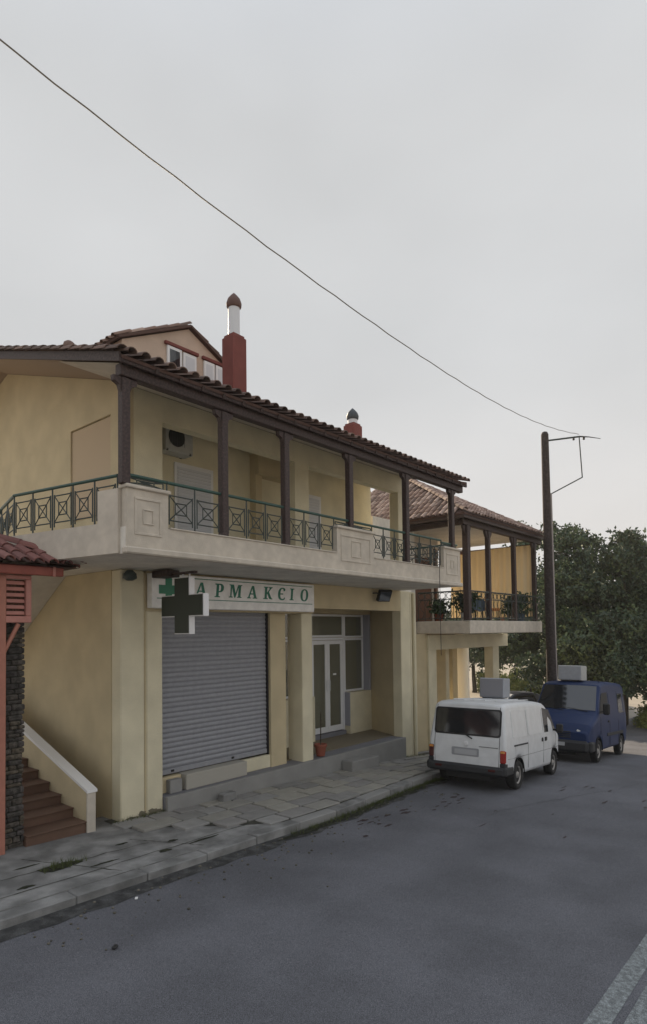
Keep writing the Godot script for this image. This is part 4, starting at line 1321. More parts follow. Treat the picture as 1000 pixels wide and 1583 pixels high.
func iron_rail(o: Node, a: Vector3, b: Vector3, n: int) -> void:
	var r := MB.new()
	r.tube([a + Vector3.UP * 0.95, b + Vector3.UP * 0.95], 0.024, 6)
	r.tube([a + Vector3.UP * 0.70, b + Vector3.UP * 0.70], 0.014, 5)
	r.tube([a + Vector3.UP * 0.08, b + Vector3.UP * 0.08], 0.014, 5)
	var ro := put("railing", r, M.iron, o)
	var u := (b - a) / n
	for i in n:
		var p := MB.new()
		var c := a + u * (i + 0.5)
		p.tube([a + u * i, a + u * i + Vector3.UP * 0.95], 0.011, 5)
		var d := u.normalized()
		var pts := []
		for k in 13:
			var t := TAU * k / 12
			pts.append(c + d * cos(t) * u.length() * 0.40 + Vector3.UP * (0.825 + sin(t) * 0.10))
		p.tube(pts, 0.009, 4)
		pts = []
		for k in 9:
			var t := k / 8.0
			pts.append(c + d * sin(t * TAU) * u.length() * 0.36 + Vector3.UP * lerpf(0.08, 0.70, t))
		p.tube(pts, 0.010, 4)
		put("baluster", p, M.iron, ro)

func potted(called: String, at: Vector3, r: float, h: float, ph: float, potm: Material, label: String, sd: int) -> void:
	var o := thing(called, label, "plant", at)
	off = Vector3()
	var p := MB.new(); p.lathe([Vector2(r * 0.7, 0), Vector2(r * 0.95, h * 0.85), Vector2(r * 1.05, h * 0.86), Vector2(r * 1.05, h), Vector2(r * 0.9, h), Vector2(r * 0.85, h * 0.9)], Vector3(), 16)
	put("pot", p, potm, o)
	var xf := []; var cc := []
	for i in 110:
		var q := Vector3(rng.randfn() * ph * 0.3, h + absf(rng.randf()) * ph, rng.randfn() * ph * 0.26)
		var s := rng.randf_range(0.10, 0.19)
		xf.append(Transform3D(Basis.from_euler(Vector3(rng.randf() * TAU, rng.randf() * TAU, rng.randf() * TAU)).scaled(Vector3(s, s, s)), q))
		var k := rng.randf_range(0.6, 1.2)
		cc.append(Color(0.045 * k, 0.075 * k, 0.028 * k))
	stuff("foliage", leaf_mesh, M.leaf, xf, cc, o)
	var st := MB.new()
	for k in 4: st.tube([Vector3(0, h * 0.8, 0), Vector3(rng.randfn() * ph * 0.2, h + ph * 0.8, rng.randfn() * ph * 0.2)], 0.008, 5)
	put("stem", st, M.bark, o)

# ---------------------------------------------------------------- the entrance at the left edge
func corner_kiosk() -> void:
	var o := thing("entrance_canopy", "red painted timber canopy with tiled roof and slatted panel at the left edge", "canopy", Vector3(-2.0, g(-2.0), 0.1))
	var p := MB.new(); p.cb(-2.05, -1.95, g(-2.0) - 0.02, 4.1, 0.05, 0.15, 0.012); put("post", p, M.post, o)
	p = MB.new(); p.cb(-5.05, -4.95, g(-5.0) - 0.02, 4.1, 0.05, 0.15, 0.012); put("post", p, M.post, o)
	p = MB.new(); p.tube([Vector3(-1.97, 2.96, 0.1), Vector3(-1.76, 3.38, 0.1)], 0.035, 6); put("brace", p, M.post, o)
	# slatted panel
	var f := MB.new()
	f.cb(-5.0, -1.58, 3.40, 3.50, 0.06, 0.14, 0.01); f.cb(-5.0, -1.58, 4.05, 4.11, 0.06, 0.14, 0.01); f.cb(-1.66, -1.58, 3.501, 4.049, 0.06, 0.14, 0.01)
	var lp := put("slatted_panel", f, M.red_pale, o)
	for k in 6:
		var s := MB.new()
		s.cbox(Vector3(-3.32, 3.545 + k * 0.09, 0.09), Vector3(3.3, 0.058, 0.018), 0.005, Basis(Vector3.RIGHT, -0.45))
		put("slat", s, M.red_pale, lp)
	var bk := MB.new(); bk.bb(-5.0, -1.62, 3.5, 4.05, 0.0, 0.02); put("backing_board", bk, M.wood_red, lp)
	p = MB.new(); p.cb(-5.2, -1.16, 4.112, 4.245, 0.20, 0.30, 0.012); put("fascia", p, M.red, o)
	p = MB.new(); p.cb(-1.34, -1.30, 4.10, 4.25, 0.301, 0.33, 0.006); put("bracket", p, M.red_pale, o)
	# hip roof
	var EY := 4.28; var PT := 0.42
	var a := Vector3(-5.4, EY, 0.40); var b := Vector3(-0.95, EY, 0.40); var c := Vector3(-0.95, EY, -2.2)
	var r0 := Vector3(-5.4, EY + 1.3 * PT, -0.9); var r1 := Vector3(-2.25, EY + 1.3 * PT, -0.9)
	var w := MB.new()
	w.quad(a, b, r1, r0); w.tri(b, c, r1); w.quad(c, Vector3(-5.4, EY, -2.2), r0, r1)
	w.quad(b + Vector3(0, -0.03, 0), a + Vector3(0, -0.03, 0), Vector3(-5.4, EY - 0.03, -2.2), c + Vector3(0, -0.03, 0))
	put("roof", w, M.roofbase, o)
	var ro := o.get_node("roof")
	var up := Vector3(0, PT, -1).normalized()
	var hh := 1.3 * sqrt(1 + PT * PT)
	tiles(ro, Vector3(-5.4, EY + 0.02, 0.44), Vector3.RIGHT, up, [Vector2(0, 0), Vector2(4.5, 0), Vector2(3.15, hh), Vector2(0, hh)], 90, M.tiles_red)
	up = Vector3(-1, PT, 0).normalized()
	tiles(ro, Vector3(-0.91, EY + 0.02, 0.40), Vector3.FORWARD, up, [Vector2(0, 0), Vector2(2.6, 0), Vector2(1.3, hh)], 40, M.tiles_red)
	ridge_caps(ro, b + Vector3(0, 0.04, 0), r1 + Vector3(0, 0.04, 0), M.tiles_red)
	# stone wall: stones one by one
	var sw := thing("stone_wall", "dark dry-stone wall pier behind the orange post at the foot of the stairs", "wall", Vector3(-1.9, g(-1.9), -0.2))
	var core := MB.new(); core.bb(-2.6, -1.64, g(-2) - 0.2, 3.39, -0.5, -0.05); put("wall_core", core, M.joint, sw)
	var y := g(-2) - 0.02
	while y < 3.36:
		var h := rng.randf_range(0.055, 0.11)
		var x := -2.6 - rng.randf() * 0.1
		while x < -1.63:
			var l := rng.randf_range(0.11, 0.30)
			var e := minf(x + l, -1.605)
			if e - x > 0.05:
				var s := MB.new()
				s.cbox(Vector3((x + e) / 2, y + h / 2, -0.055 + rng.randf_range(-0.015, 0.02)), Vector3(e - x - 0.012, h - 0.010, 0.09), 0.016, Basis(Vector3.BACK, rng.randf_range(-0.03, 0.03)).rotated(Vector3.UP, rng.randf_range(-0.05, 0.05)))
				put("stone", s, M.stones[rng.randi() % M.stones.size()], sw)
			x = e
		# end face stones
		for k in 2:
			var s := MB.new()
			s.cbox(Vector3(-1.635 + rng.randf_range(-0.01, 0.01), y + h / 2, -0.2 - k * 0.2), Vector3(0.07, h - 0.010, 0.19), 0.016)
			put("stone", s, M.stones[rng.randi() % M.stones.size()], sw)
		y += h
	# stairs with a sloping parapet
	var st := thing("side_stairs", "brown tiled steps climbing beside the yellow wall behind a low parapet with white coping", "stairs", Vector3(-1.1, g(-1.1), -1.0))
	var base := g(-1.1)
	for k in 9:
		var s := MB.new()
		s.cb(-1.62, -0.66, base - 0.2, base + 0.15 * (k + 1), -0.42 * (k + 1) + 0.02, -0.42 * k + 0.06 - 0.001, 0.01)
		var so := put("step", s, M.steps, st)
		var n := MB.new(); n.cb(-1.62, -0.66, base + 0.15 * (k + 1) + 0.001, base + 0.15 * (k + 1) + 0.022, -0.42 * (k + 1) + 0.02, -0.42 * k + 0.085, 0.006); put("tread", n, M.steps, so)
	var pr := MB.new()
	pr.prism([Vector2(0.06, base - 0.2), Vector2(0.06, base + 0.62), Vector2(-4.2, 2.02), Vector2(-4.2, base - 0.2)], Vector3(-0.655, 0, 0), Vector3.BACK, Vector3.UP, Vector3.RIGHT * 0.13)
	put("parapet", pr, M.yellow, st)
	var cp := MB.new()
	cp.prism([Vector2(0.11, base + 0.62), Vector2(0.11, base + 0.665), Vector2(-4.2, 2.085), Vector2(-4.2, 2.022)], Vector3(-0.675, 0, 0), Vector3.BACK, Vector3.UP, Vector3.RIGHT * 0.18)
	put("coping", cp, M.white, st)
	var ep := MB.new(); ep.cb(-0.665, -0.515, base - 0.05, base + 0.619, 0.061, 0.10, 0.008); put("end_cap", ep, M.cream, st)
	var lt := MB.new(); lt.cbox(Vector3(-1.78, 0.62, 0.02), Vector3(0.035, 0.10, 0.03), 0.008)
	put("wall_tag", lt, M.white, sw)

# ---------------------------------------------------------------- pole and cables
func sag(a: Vector3, b: Vector3, s: float, n := 24) -> Array:
	var out := []
	for i in n + 1:
		var t := float(i) / n
		out.append(a.lerp(b, t) - Vector3.UP * s * 4.0 * t * (1 - t))
	return out

func pole_and_cables() -> void:
	var P := Vector3(17.40, 0, 1.0)
	var o := thing("utility_pole", "tall dark wooden utility pole with a metal wire bracket, standing behind the blue van", "pole", P + Vector3.UP * (g(P.x) - 0.1))
	var p := MB.new(); p.tube([P + Vector3(0.02, g(P.x) - 0.3, 0.02), P + Vector3(-0.05, 10.62, 0)], [0.195, 0.135], 16); put("shaft", p, M.polewood, o)
	p = MB.new(); p.lathe([Vector2(0.13, 0), Vector2(0.10, 0.08), Vector2(0.0, 0.12)], P + Vector3(-0.05, 10.62, 0), 12); put("pole_top", p, M.polewood, o)
	p = MB.new(); p.tube([P + Vector3(0.10, g(P.x) - 0.1, 0.17), P + Vector3(0.03, 8.35, 0.14)], 0.050, 8); put("conduit", p, M.galv, o)
	p = MB.new(); p.tube([P + Vector3(0, 10.38, 0.05), P + Vector3(0.80, 10.52, 1.02)], 0.034, 6); put("bracket_arm", p, M.iron, o)
	p = MB.new(); p.tube([P + Vector3(0.78, 10.52, 1.0), P + Vector3(0.84, 8.95, 1.06)], 0.024, 6); put("bracket_drop", p, M.iron, o)
	p = MB.new(); p.tube([P + Vector3(0.84, 8.96, 1.06), P + Vector3(0.06, 8.32, 0.10)], 0.022, 6); put("bracket_stay", p, M.iron, o)
	for q in [Vector3(0.64, 10.44, 0.84), Vector3(0.88, 10.45, 1.14)]:
		p = MB.new(); p.lathe([Vector2(0.03, -0.06), Vector2(0.05, -0.04), Vector2(0.03, -0.01), Vector2(0.05, 0.02), Vector2(0.02, 0.06)], P + q, 10); put("insulator", p, M.dark, o)
	p = MB.new(); p.tube([P + Vector3(0.80, 10.52, 1.02), P + Vector3(1.0, 10.49, 1.3), P + Vector3(1.3, 10.43, 1.62)], [0.03, 0.02, 0.012], 6); put("cable_tail", p, M.dark, o)
	var c := MB.new()
	var line := []
	for i in 70:
		var x := lerpf(-12.5, P.x + 0.68, i / 69.0)
		var base := 9.43 + 0.00790 * (x - 6.0) * (x - 6.0)
		line.append(Vector3(x, base + 0.009 * sin(x * 9.0), 2.36 + 0.03 * (x + 1.0) * (-0.25 if x > 3.0 else 1.0) - (0.15 if x > 3.0 else 0.0) * 0.0))
	# the run drifts in towards the bracket
	for i in line.size():
		var x: float = line[i].x
		line[i].z = lerpf(2.1, 2.4, smoothstep(-12.5, 3.0, x)) - 0.38 * smoothstep(3.0, P.x + 0.7, x)
	c.tube(line, 0.0105, 6)
	solo("overhead_cable", c, M.cable, "dark overhead cable running from the pole bracket up across the sky", "cable")
	c = MB.new()
	c.tube(sag(Vector3(7.52, 5.04, 1.95), Vector3(7.56, 2.6, 1.93), 0.0, 6), 0.008, 5)
	solo("hanging_wire", c, M.dark, "thin dark wire hanging straight down from the balcony front", "wire")

# ---------------------------------------------------------------- vans
func van_details(o: Node, d: Van, bodym: Material, glassm: Material) -> void:
	for k in 2:
		for s in [-1.0, 1.0]:
			add_wheel(o, d, d.wb * k, s, M.rubber, M.rim)
	var ch := MB.new()
	ch.bb(d.xr + 0.12, d.xf - 0.15, 0.22, 0.62, -0.52, 0.52)
	put("chassis", ch, M.black, o)

func white_van() -> void:
	# rear right wheel stands at (7.63, 3.78), the van points along the kerb, nose a little in
	var yaw := deg_to_rad(4.9)
	var pitch := atan2(g(10.44) - g(7.63), 2.82)
	var o := thing("white_van", "white panel van seen from behind, parked at the kerb nearest the pharmacy", "van")
	o.transform = Transform3D(Basis(Vector3.UP, yaw) * Basis(Vector3.BACK, pitch), Vector3(7.55, g(7.63) - 0.118, 2.90))
	off = Vector3()
	var d := Van.new()
	d.xr = -0.88; d.xf = 3.80; d.wb = 2.90; d.wr = 0.315; d.tum = 0.10; d.belt = 1.08; d.rt = 0.12
	d.lean = 0.13; d.lean_y = 0.95
	d.top = [Vector2(-0.9, 1.86), Vector2(-0.6, 1.91), Vector2(0.4, 1.93), Vector2(1.6, 1.92), Vector2(2.1, 1.88), Vector2(2.3, 1.82), Vector2(3.12, 1.17), Vector2(3.3, 1.10), Vector2(3.66, 0.96), Vector2(3.82, 0.80)]
	d.bot = [Vector2(-0.9, 0.40), Vector2(-0.5, 0.34), Vector2(0.5, 0.30), Vector2(3.2, 0.28), Vector2(3.9, 0.34)]
	d.wid = [Vector2(-0.9, 0.90), Vector2(-0.5, 0.92), Vector2(2.6, 0.92), Vector2(3.3, 0.89), Vector2(3.65, 0.80), Vector2(3.82, 0.66)]
	put("body", van_body(d), M.van_white, o)
	van_details(o, d, M.van_white, M.car_glass)
	# rear: tailgate window in a black border, lamps, bumper, plate
	var b := rear_patch(d, rounded(-0.78, 0.78, 1.17, 1.77, 0.07), 0.006)
	var rw := put("rear_window", b, M.black, o)
	put("pane", rear_patch(d, rounded(-0.745, 0.745, 1.205, 1.735, 0.05), 0.010), M.car_glass, rw)
	var wp := MB.new(); wp.tube([van_warp(d, Vector3(d.xr - 0.03, 1.18, 0.0)), van_warp(d, Vector3(d.xr - 0.03, 1.11, 0.14))], 0.014, 6); put("wiper", wp, M.black, o)
	for s in [-1.0, 1.0]:
		var l := MB.new(); l.cbox(Vector3(d.xr + 0.06, 0.77, s * 0.835), Vector3(0.16, 0.27, 0.125), 0.02)
		put("tail_lamp", l, M.red_lens if s > 0 else M.dark_lens, o)
	# seams of the tailgate
	var sm := MB.new()
	for s in [-1.0, 1.0]: sm.tube([van_warp(d, Vector3(d.xr - 0.002, 0.52, s * 0.74)), van_warp(d, Vector3(d.xr - 0.002, 1.0, s * 0.76)), van_warp(d, Vector3(d.xr - 0.002, 1.82, s * 0.74))], 0.006, 4)
	sm.tube([Vector3(d.xr - 0.002, 0.52, -0.74), Vector3(d.xr - 0.002, 0.52, 0.74)], 0.007, 4)
	sm.tube([Vector3(d.xr - 0.002, 0.95, 0.30), Vector3(d.xr - 0.002, 0.95, 0.73)], 0.006, 4)
	put("tailgate_seam", sm, M.plastic, o)
	put("plate_recess", rear_patch(d, rounded(-0.34, 0.30, 0.72, 0.90, 0.03), 0.002), mat(lin(0.30, 0.31, 0.33), 0.6), o)
	put("number_plate", rear_patch(d, rounded(-0.27, 0.25, 0.75, 0.86, 0.015), 0.008), M.plate, o)
	var em := MB.new(); em.lathe([Vector2(0.055, 0.0), Vector2(0.055, 0.008), Vector2(0.04, 0.012), Vector2(0.0, 0.012)], Vector3(d.xr - 0.001, 0.99, 0.0), 18, Basis(Vector3.BACK, PI / 2)); put("badge", em, M.alu, o)
	var bp := MB.new()
	bp.cbox(Vector3(d.xr + 0.02, 0.45, 0), Vector3(0.20, 0.20, 1.80), 0.05)
	for s in [-1.0, 1.0]: bp.cbox(Vector3(d.xr + 0.20, 0.46, s * 0.875), Vector3(0.52, 0.20, 0.12), 0.04)
	for s in [-1.0, 1.0]: bp.cbox(Vector3(d.xr + 0.06, 0.59, s * 0.835), Vector3(0.15, 0.10, 0.14), 0.02)
	put("rear_bumper", bp, M.plastic, o)
	bp = MB.new(); bp.cbox(Vector3(d.xf - 0.02, 0.45, 0), Vector3(0.22, 0.22, 1.40), 0.05)
	put("front_bumper", bp, M.plastic, o)
	# sides: cab window, pressed panels, sliding door rail, handles, seams, sill
	for s in [-1.0, 1.0]:
		put("door_window", side_patch(d, [Vector2(1.96, 1.15), Vector2(3.06, 1.15), Vector2(2.46, 1.70), Vector2(1.96, 1.76)], s, 0.007), M.car_glass, o)
		for q in [[-0.45, 0.55], [0.68, 1.78]]:
			put("side_panel", side_patch(d, rounded(q[0], q[1], 1.15, 1.76, 0.06), s, 0.008), M.van_white, o)
		var se := MB.new()
		for x in [0.62, 1.86, 2.98]:
			var pts := []
			for k in 6:
				var y := lerpf(0.42 if x < 2.9 else 0.76, 1.74 if x < 2.9 else 1.14, k / 5.0)
				pts.append(Vector3(x, y, s * (van_side(d, x, y) - 0.001)))
			se.tube(pts, 0.006, 4)
		var pts := []
		for k in 12:
			var x := lerpf(-0.75, 3.3, k / 11.0)
			pts.append(Vector3(x, 0.72, s * (van_side(d, x, 0.72) - 0.002)))
		se.tube(pts, 0.007, 4)
		put("body_seam", se, mat(lin(0.20, 0.20, 0.21), 0.6), o)
		var rl := MB.new(); rl.cbox(Vector3(0.1, 0.985, s * (d.wid[1].y + 0.004)), Vector3(0.95, 0.035, 0.022), 0.008); put("sliding_rail", rl, M.plastic, o)
		var hd := MB.new(); hd.cbox(Vector3(2.03, 0.99, s * 0.926), Vector3(0.15, 0.10, 0.03), 0.012); put("door_handle", hd, M.black, o)
		hd = MB.new(); hd.cbox(Vector3(1.74, 0.99, s * 0.924), Vector3(0.09, 0.10, 0.026), 0.012); put("door_handle", hd, M.black, o)
		var mr := MB.new(); mr.cbox(Vector3(2.92, 1.22, s * 1.03), Vector3(0.10, 0.22, 0.17), 0.03); mr.tube([Vector3(2.95, 1.16, s * 0.88), Vector3(2.93, 1.18, s * 1.0)], 0.025, 6); put("mirror", mr, M.black, o)
		for k in 2:
			var ar := MB.new()
			var rows := []
			for i in 17:
				var a := PI * i / 16
				var R := d.wr + 0.072
				var c := Vector3(d.wb * k + cos(a) * R, d.wr + sin(a) * R, 0)
				var row := PackedVector3Array()
				for j in 2: row.append(Vector3(c.x, c.y, s * (0.915 - j * 0.3)))
				rows.append(row)
			ar.ring_strip(rows, false)
			put("wheel_arch", ar, M.black, o)
	for k in 5:
		var rib := MB.new(); rib.tube([Vector3(-0.45, 1.945, -0.5 + k * 0.25), Vector3(1.9, 1.94, -0.5 + k * 0.25)], 0.012, 5); put("roof_rib", rib, M.van_white, o)
	var fl := side_patch(d, rounded(-0.30, -0.10, 0.80, 1.0, 0.03), 1.0, 0.005); put("fuel_flap", fl, M.van_white, o)
	for s in [-1.0, 1.0]:
		var ind := MB.new(); ind.cbox(Vector3(d.xr - 0.012, 0.87, s * 0.835), Vector3(0.03, 0.05, 0.10), 0.01); put("indicator", ind, M.orange, o)
		var rf := MB.new(); rf.cbox(Vector3(d.xr - 0.085, 0.47, s * 0.62), Vector3(0.02, 0.05, 0.16), 0.008); put("reflector", rf, M.dark_lens, o)
	put("windscreen", top_patch(d, 2.34, 3.08, 0.70, 0.78, 0.008), M.car_glass, o)
	# unit on its roof
	var u := thing("roof_box", "grey metal box on the roof of the white van", "box")
	u.transform = o.transform * Transform3D(Basis(Vector3.UP, 0.15), Vector3(1.75, 1.95, -0.30))
	off = Vector3()
	var bx := MB.new(); bx.cbox(Vector3(0, 0.27, 0), Vector3(0.8, 0.50, 0.62), 0.02); put("housing", bx, M.unit, u)
	bx = MB.new(); bx.cbox(Vector3(-0.405, 0.27, 0), Vector3(0.02, 0.46, 0.56), 0.006); put("front_plate", bx, mat(lin(0.20, 0.20, 0.22), 0.6), u)
	bx = MB.new(); bx.bb(-0.35, 0.35, 0.0, 0.03, -0.25, 0.25); put("foot", bx, M.dark, u)

func blue_van() -> void:
	# facing the camera: front right wheel (in the picture) at (14.26, 3.49), rear at (17.4, 3.4)
	var o := thing("blue_van", "blue delivery van facing the camera, parked behind the white van by the pole", "van")
	var pitch := atan2(g(17.4) - g(14.26), 3.14)
	# its own x axis runs from rear axle to front axle: towards -x in the place
	o.transform = Transform3D(Basis(Vector3.UP, PI + deg_to_rad(3.0)) * Basis(Vector3.BACK, -pitch), Vector3(17.40, g(17.4) - 0.118, 2.36))
	off = Vector3()
	var d := Van.new()
	d.xr = -0.92; d.xf = 3.98; d.wb = 3.10; d.wr = 0.34; d.tum = 0.11; d.belt = 1.30; d.rt = 0.13
	d.lean = 0.04; d.lean_y = 1.0
	d.top = [Vector2(-0.95, 2.38), Vector2(-0.5, 2.46), Vector2(1.0, 2.50), Vector2(2.1, 2.46), Vector2(2.5, 2.38), Vector2(3.14, 1.52), Vector2(3.26, 1.42), Vector2(3.80, 1.16), Vector2(3.92, 0.98), Vector2(4.0, 0.76)]
	d.bot = [Vector2(-0.95, 0.42), Vector2(-0.5, 0.36), Vector2(3.3, 0.32), Vector2(4.1, 0.34)]
	d.wid = [Vector2(-0.95, 1.00), Vector2(-0.5, 1.04), Vector2(2.5, 1.04), Vector2(3.2, 1.03), Vector2(3.7, 0.99), Vector2(4.0, 0.90)]
	put("body", van_body(d), M.van_blue, o)
	van_details(o, d, M.van_blue, M.car_glass)
	put("windscreen", top_patch(d, 2.54, 3.11, 0.82, 0.92, 0.008, 14), M.car_glass, o)
	var dash := MB.new(); dash.tube([Vector3(3.16, 1.54, -0.7), Vector3(3.08, 1.63, -0.05)], 0.012, 5); dash.tube([Vector3(3.16, 1.54, 0.05), Vector3(3.08, 1.63, 0.7)], 0.012, 5); put("wiper", dash, M.black, o)
	for s in [-1.0, 1.0]:
		var l := MB.new(); l.cbox(Vector3(3.85, 0.90, s * 0.70), Vector3(0.16, 0.22, 0.36), 0.05, Basis(Vector3.UP, -s * 0.30).rotated(Vector3.BACK, 0.25)); put("headlight", l, M.clear_lens, o)
	var gr := MB.new()
	for k in 4: gr.cbox(Vector3(3.975, 0.76 + k * 0.055, 0), Vector3(0.05, 0.03, 0.82), 0.01)
	put("grille", gr, M.dark, o)
	var bp := MB.new(); bp.cbox(Vector3(3.95, 0.50, 0), Vector3(0.26, 0.36, 1.88), 0.08)
	for s in [-1.0, 1.0]: bp.cbox(Vector3(3.76, 0.50, s * 0.95), Vector3(0.42, 0.32, 0.16), 0.05)
	put("front_bumper", bp, M.plastic, o)
	bp = MB.new(); bp.bb(4.082, 4.09, 0.50, 0.61, -0.26, 0.26); put("number_plate", bp, M.plate, o)
	bp = MB.new(); bp.cbox(Vector3(-0.92, 0.5, 0), Vector3(0.2, 0.22, 1.84), 0.05); put("rear_bumper", bp, M.plastic, o)
	for s in [-1.0, 1.0]:
		put("door_window", side_patch(d, [Vector2(1.86, 1.48), Vector2(2.98, 1.48), Vector2(2.52, 2.12), Vector2(1.86, 2.16)], s, 0.007), M.black, o)
		put("side_window", side_patch(d, rounded(-0.62, 0.42, 1.46, 2.12, 0.07), s, 0.007), M.car_glass, o)
		put("side_panel", side_patch(d, rounded(0.58, 1.70, 1.46, 2.12, 0.07), s, 0.008), M.van_blue, o)
		var se := MB.new()
		for x in [0.5, 1.76, 2.92]:
			var pts := []
			for k in 6:
				var y := lerpf(0.46 if x < 2.9 else 0.84, 2.2 if x < 2.9 else 1.4, k / 5.0)
				pts.append(Vector3(x, y, s * (van_side(d, x, y) - 0.001)))
			se.tube(pts, 0.006, 4)
		put("body_seam", se, M.black, o)
		var tr := MB.new(); tr.cbox(Vector3(1.0, 0.80, s * 1.043), Vector3(3.2 - 0.9, 0.10, 0.02), 0.008); put("rubbing_strip", tr, M.plastic, o)
		var mr := MB.new(); mr.cbox(Vector3(2.84, 1.64, s * 1.18), Vector3(0.12, 0.36, 0.20), 0.04); mr.tube([Vector3(2.9, 1.54, s * 0.98), Vector3(2.86, 1.57, s * 1.13)], 0.025, 6); put("mirror", mr, M.black, o)
		var hd := MB.new(); hd.cbox(Vector3(1.95, 1.22, s * 1.045), Vector3(0.16, 0.07, 0.03), 0.012); put("door_handle", hd, M.black, o)
		for k in 2:
			var ar := MB.new()
			var rows := []
			for i in 17:
				var a := PI * i / 16
				var R := d.wr + 0.072
				var row := PackedVector3Array()
				for j in 2: row.append(Vector3(d.wb * k + cos(a) * R, d.wr + sin(a) * R, s * (1.035 - j * 0.3)))
				rows.append(row)
			ar.ring_strip(rows, false)
			put("wheel_arch", ar, M.black, o)
	for s in [-1.0, 1.0]:
		var gu := MB.new(); gu.tube([Vector3(-0.6, 2.47, s * 0.72), Vector3(1.9, 2.49, s * 0.72)], 0.014, 5); put("roof_rail", gu, M.van_blue, o)
	var u := thing("roof_box", "pale grey box on the roof of the blue van", "box")
	u.transform = o.transform * Transform3D(Basis(), Vector3(1.95, 2.49, 0.10))
	off = Vector3()
	var bx := MB.new(); bx.cbox(Vector3(0, 0.27, 0), Vector3(0.62, 0.50, 0.78), 0.02); put("housing", bx, M.unit_pale, u)
	bx = MB.new(); bx.cbox(Vector3(0.315, 0.27, 0), Vector3(0.02, 0.45, 0.72), 0.006); put("front_plate", bx, M.unit, u)
	bx = MB.new(); bx.bb(-0.3, 0.3, 0.0, 0.03, -0.3, 0.3); put("foot", bx, M.dark, u)

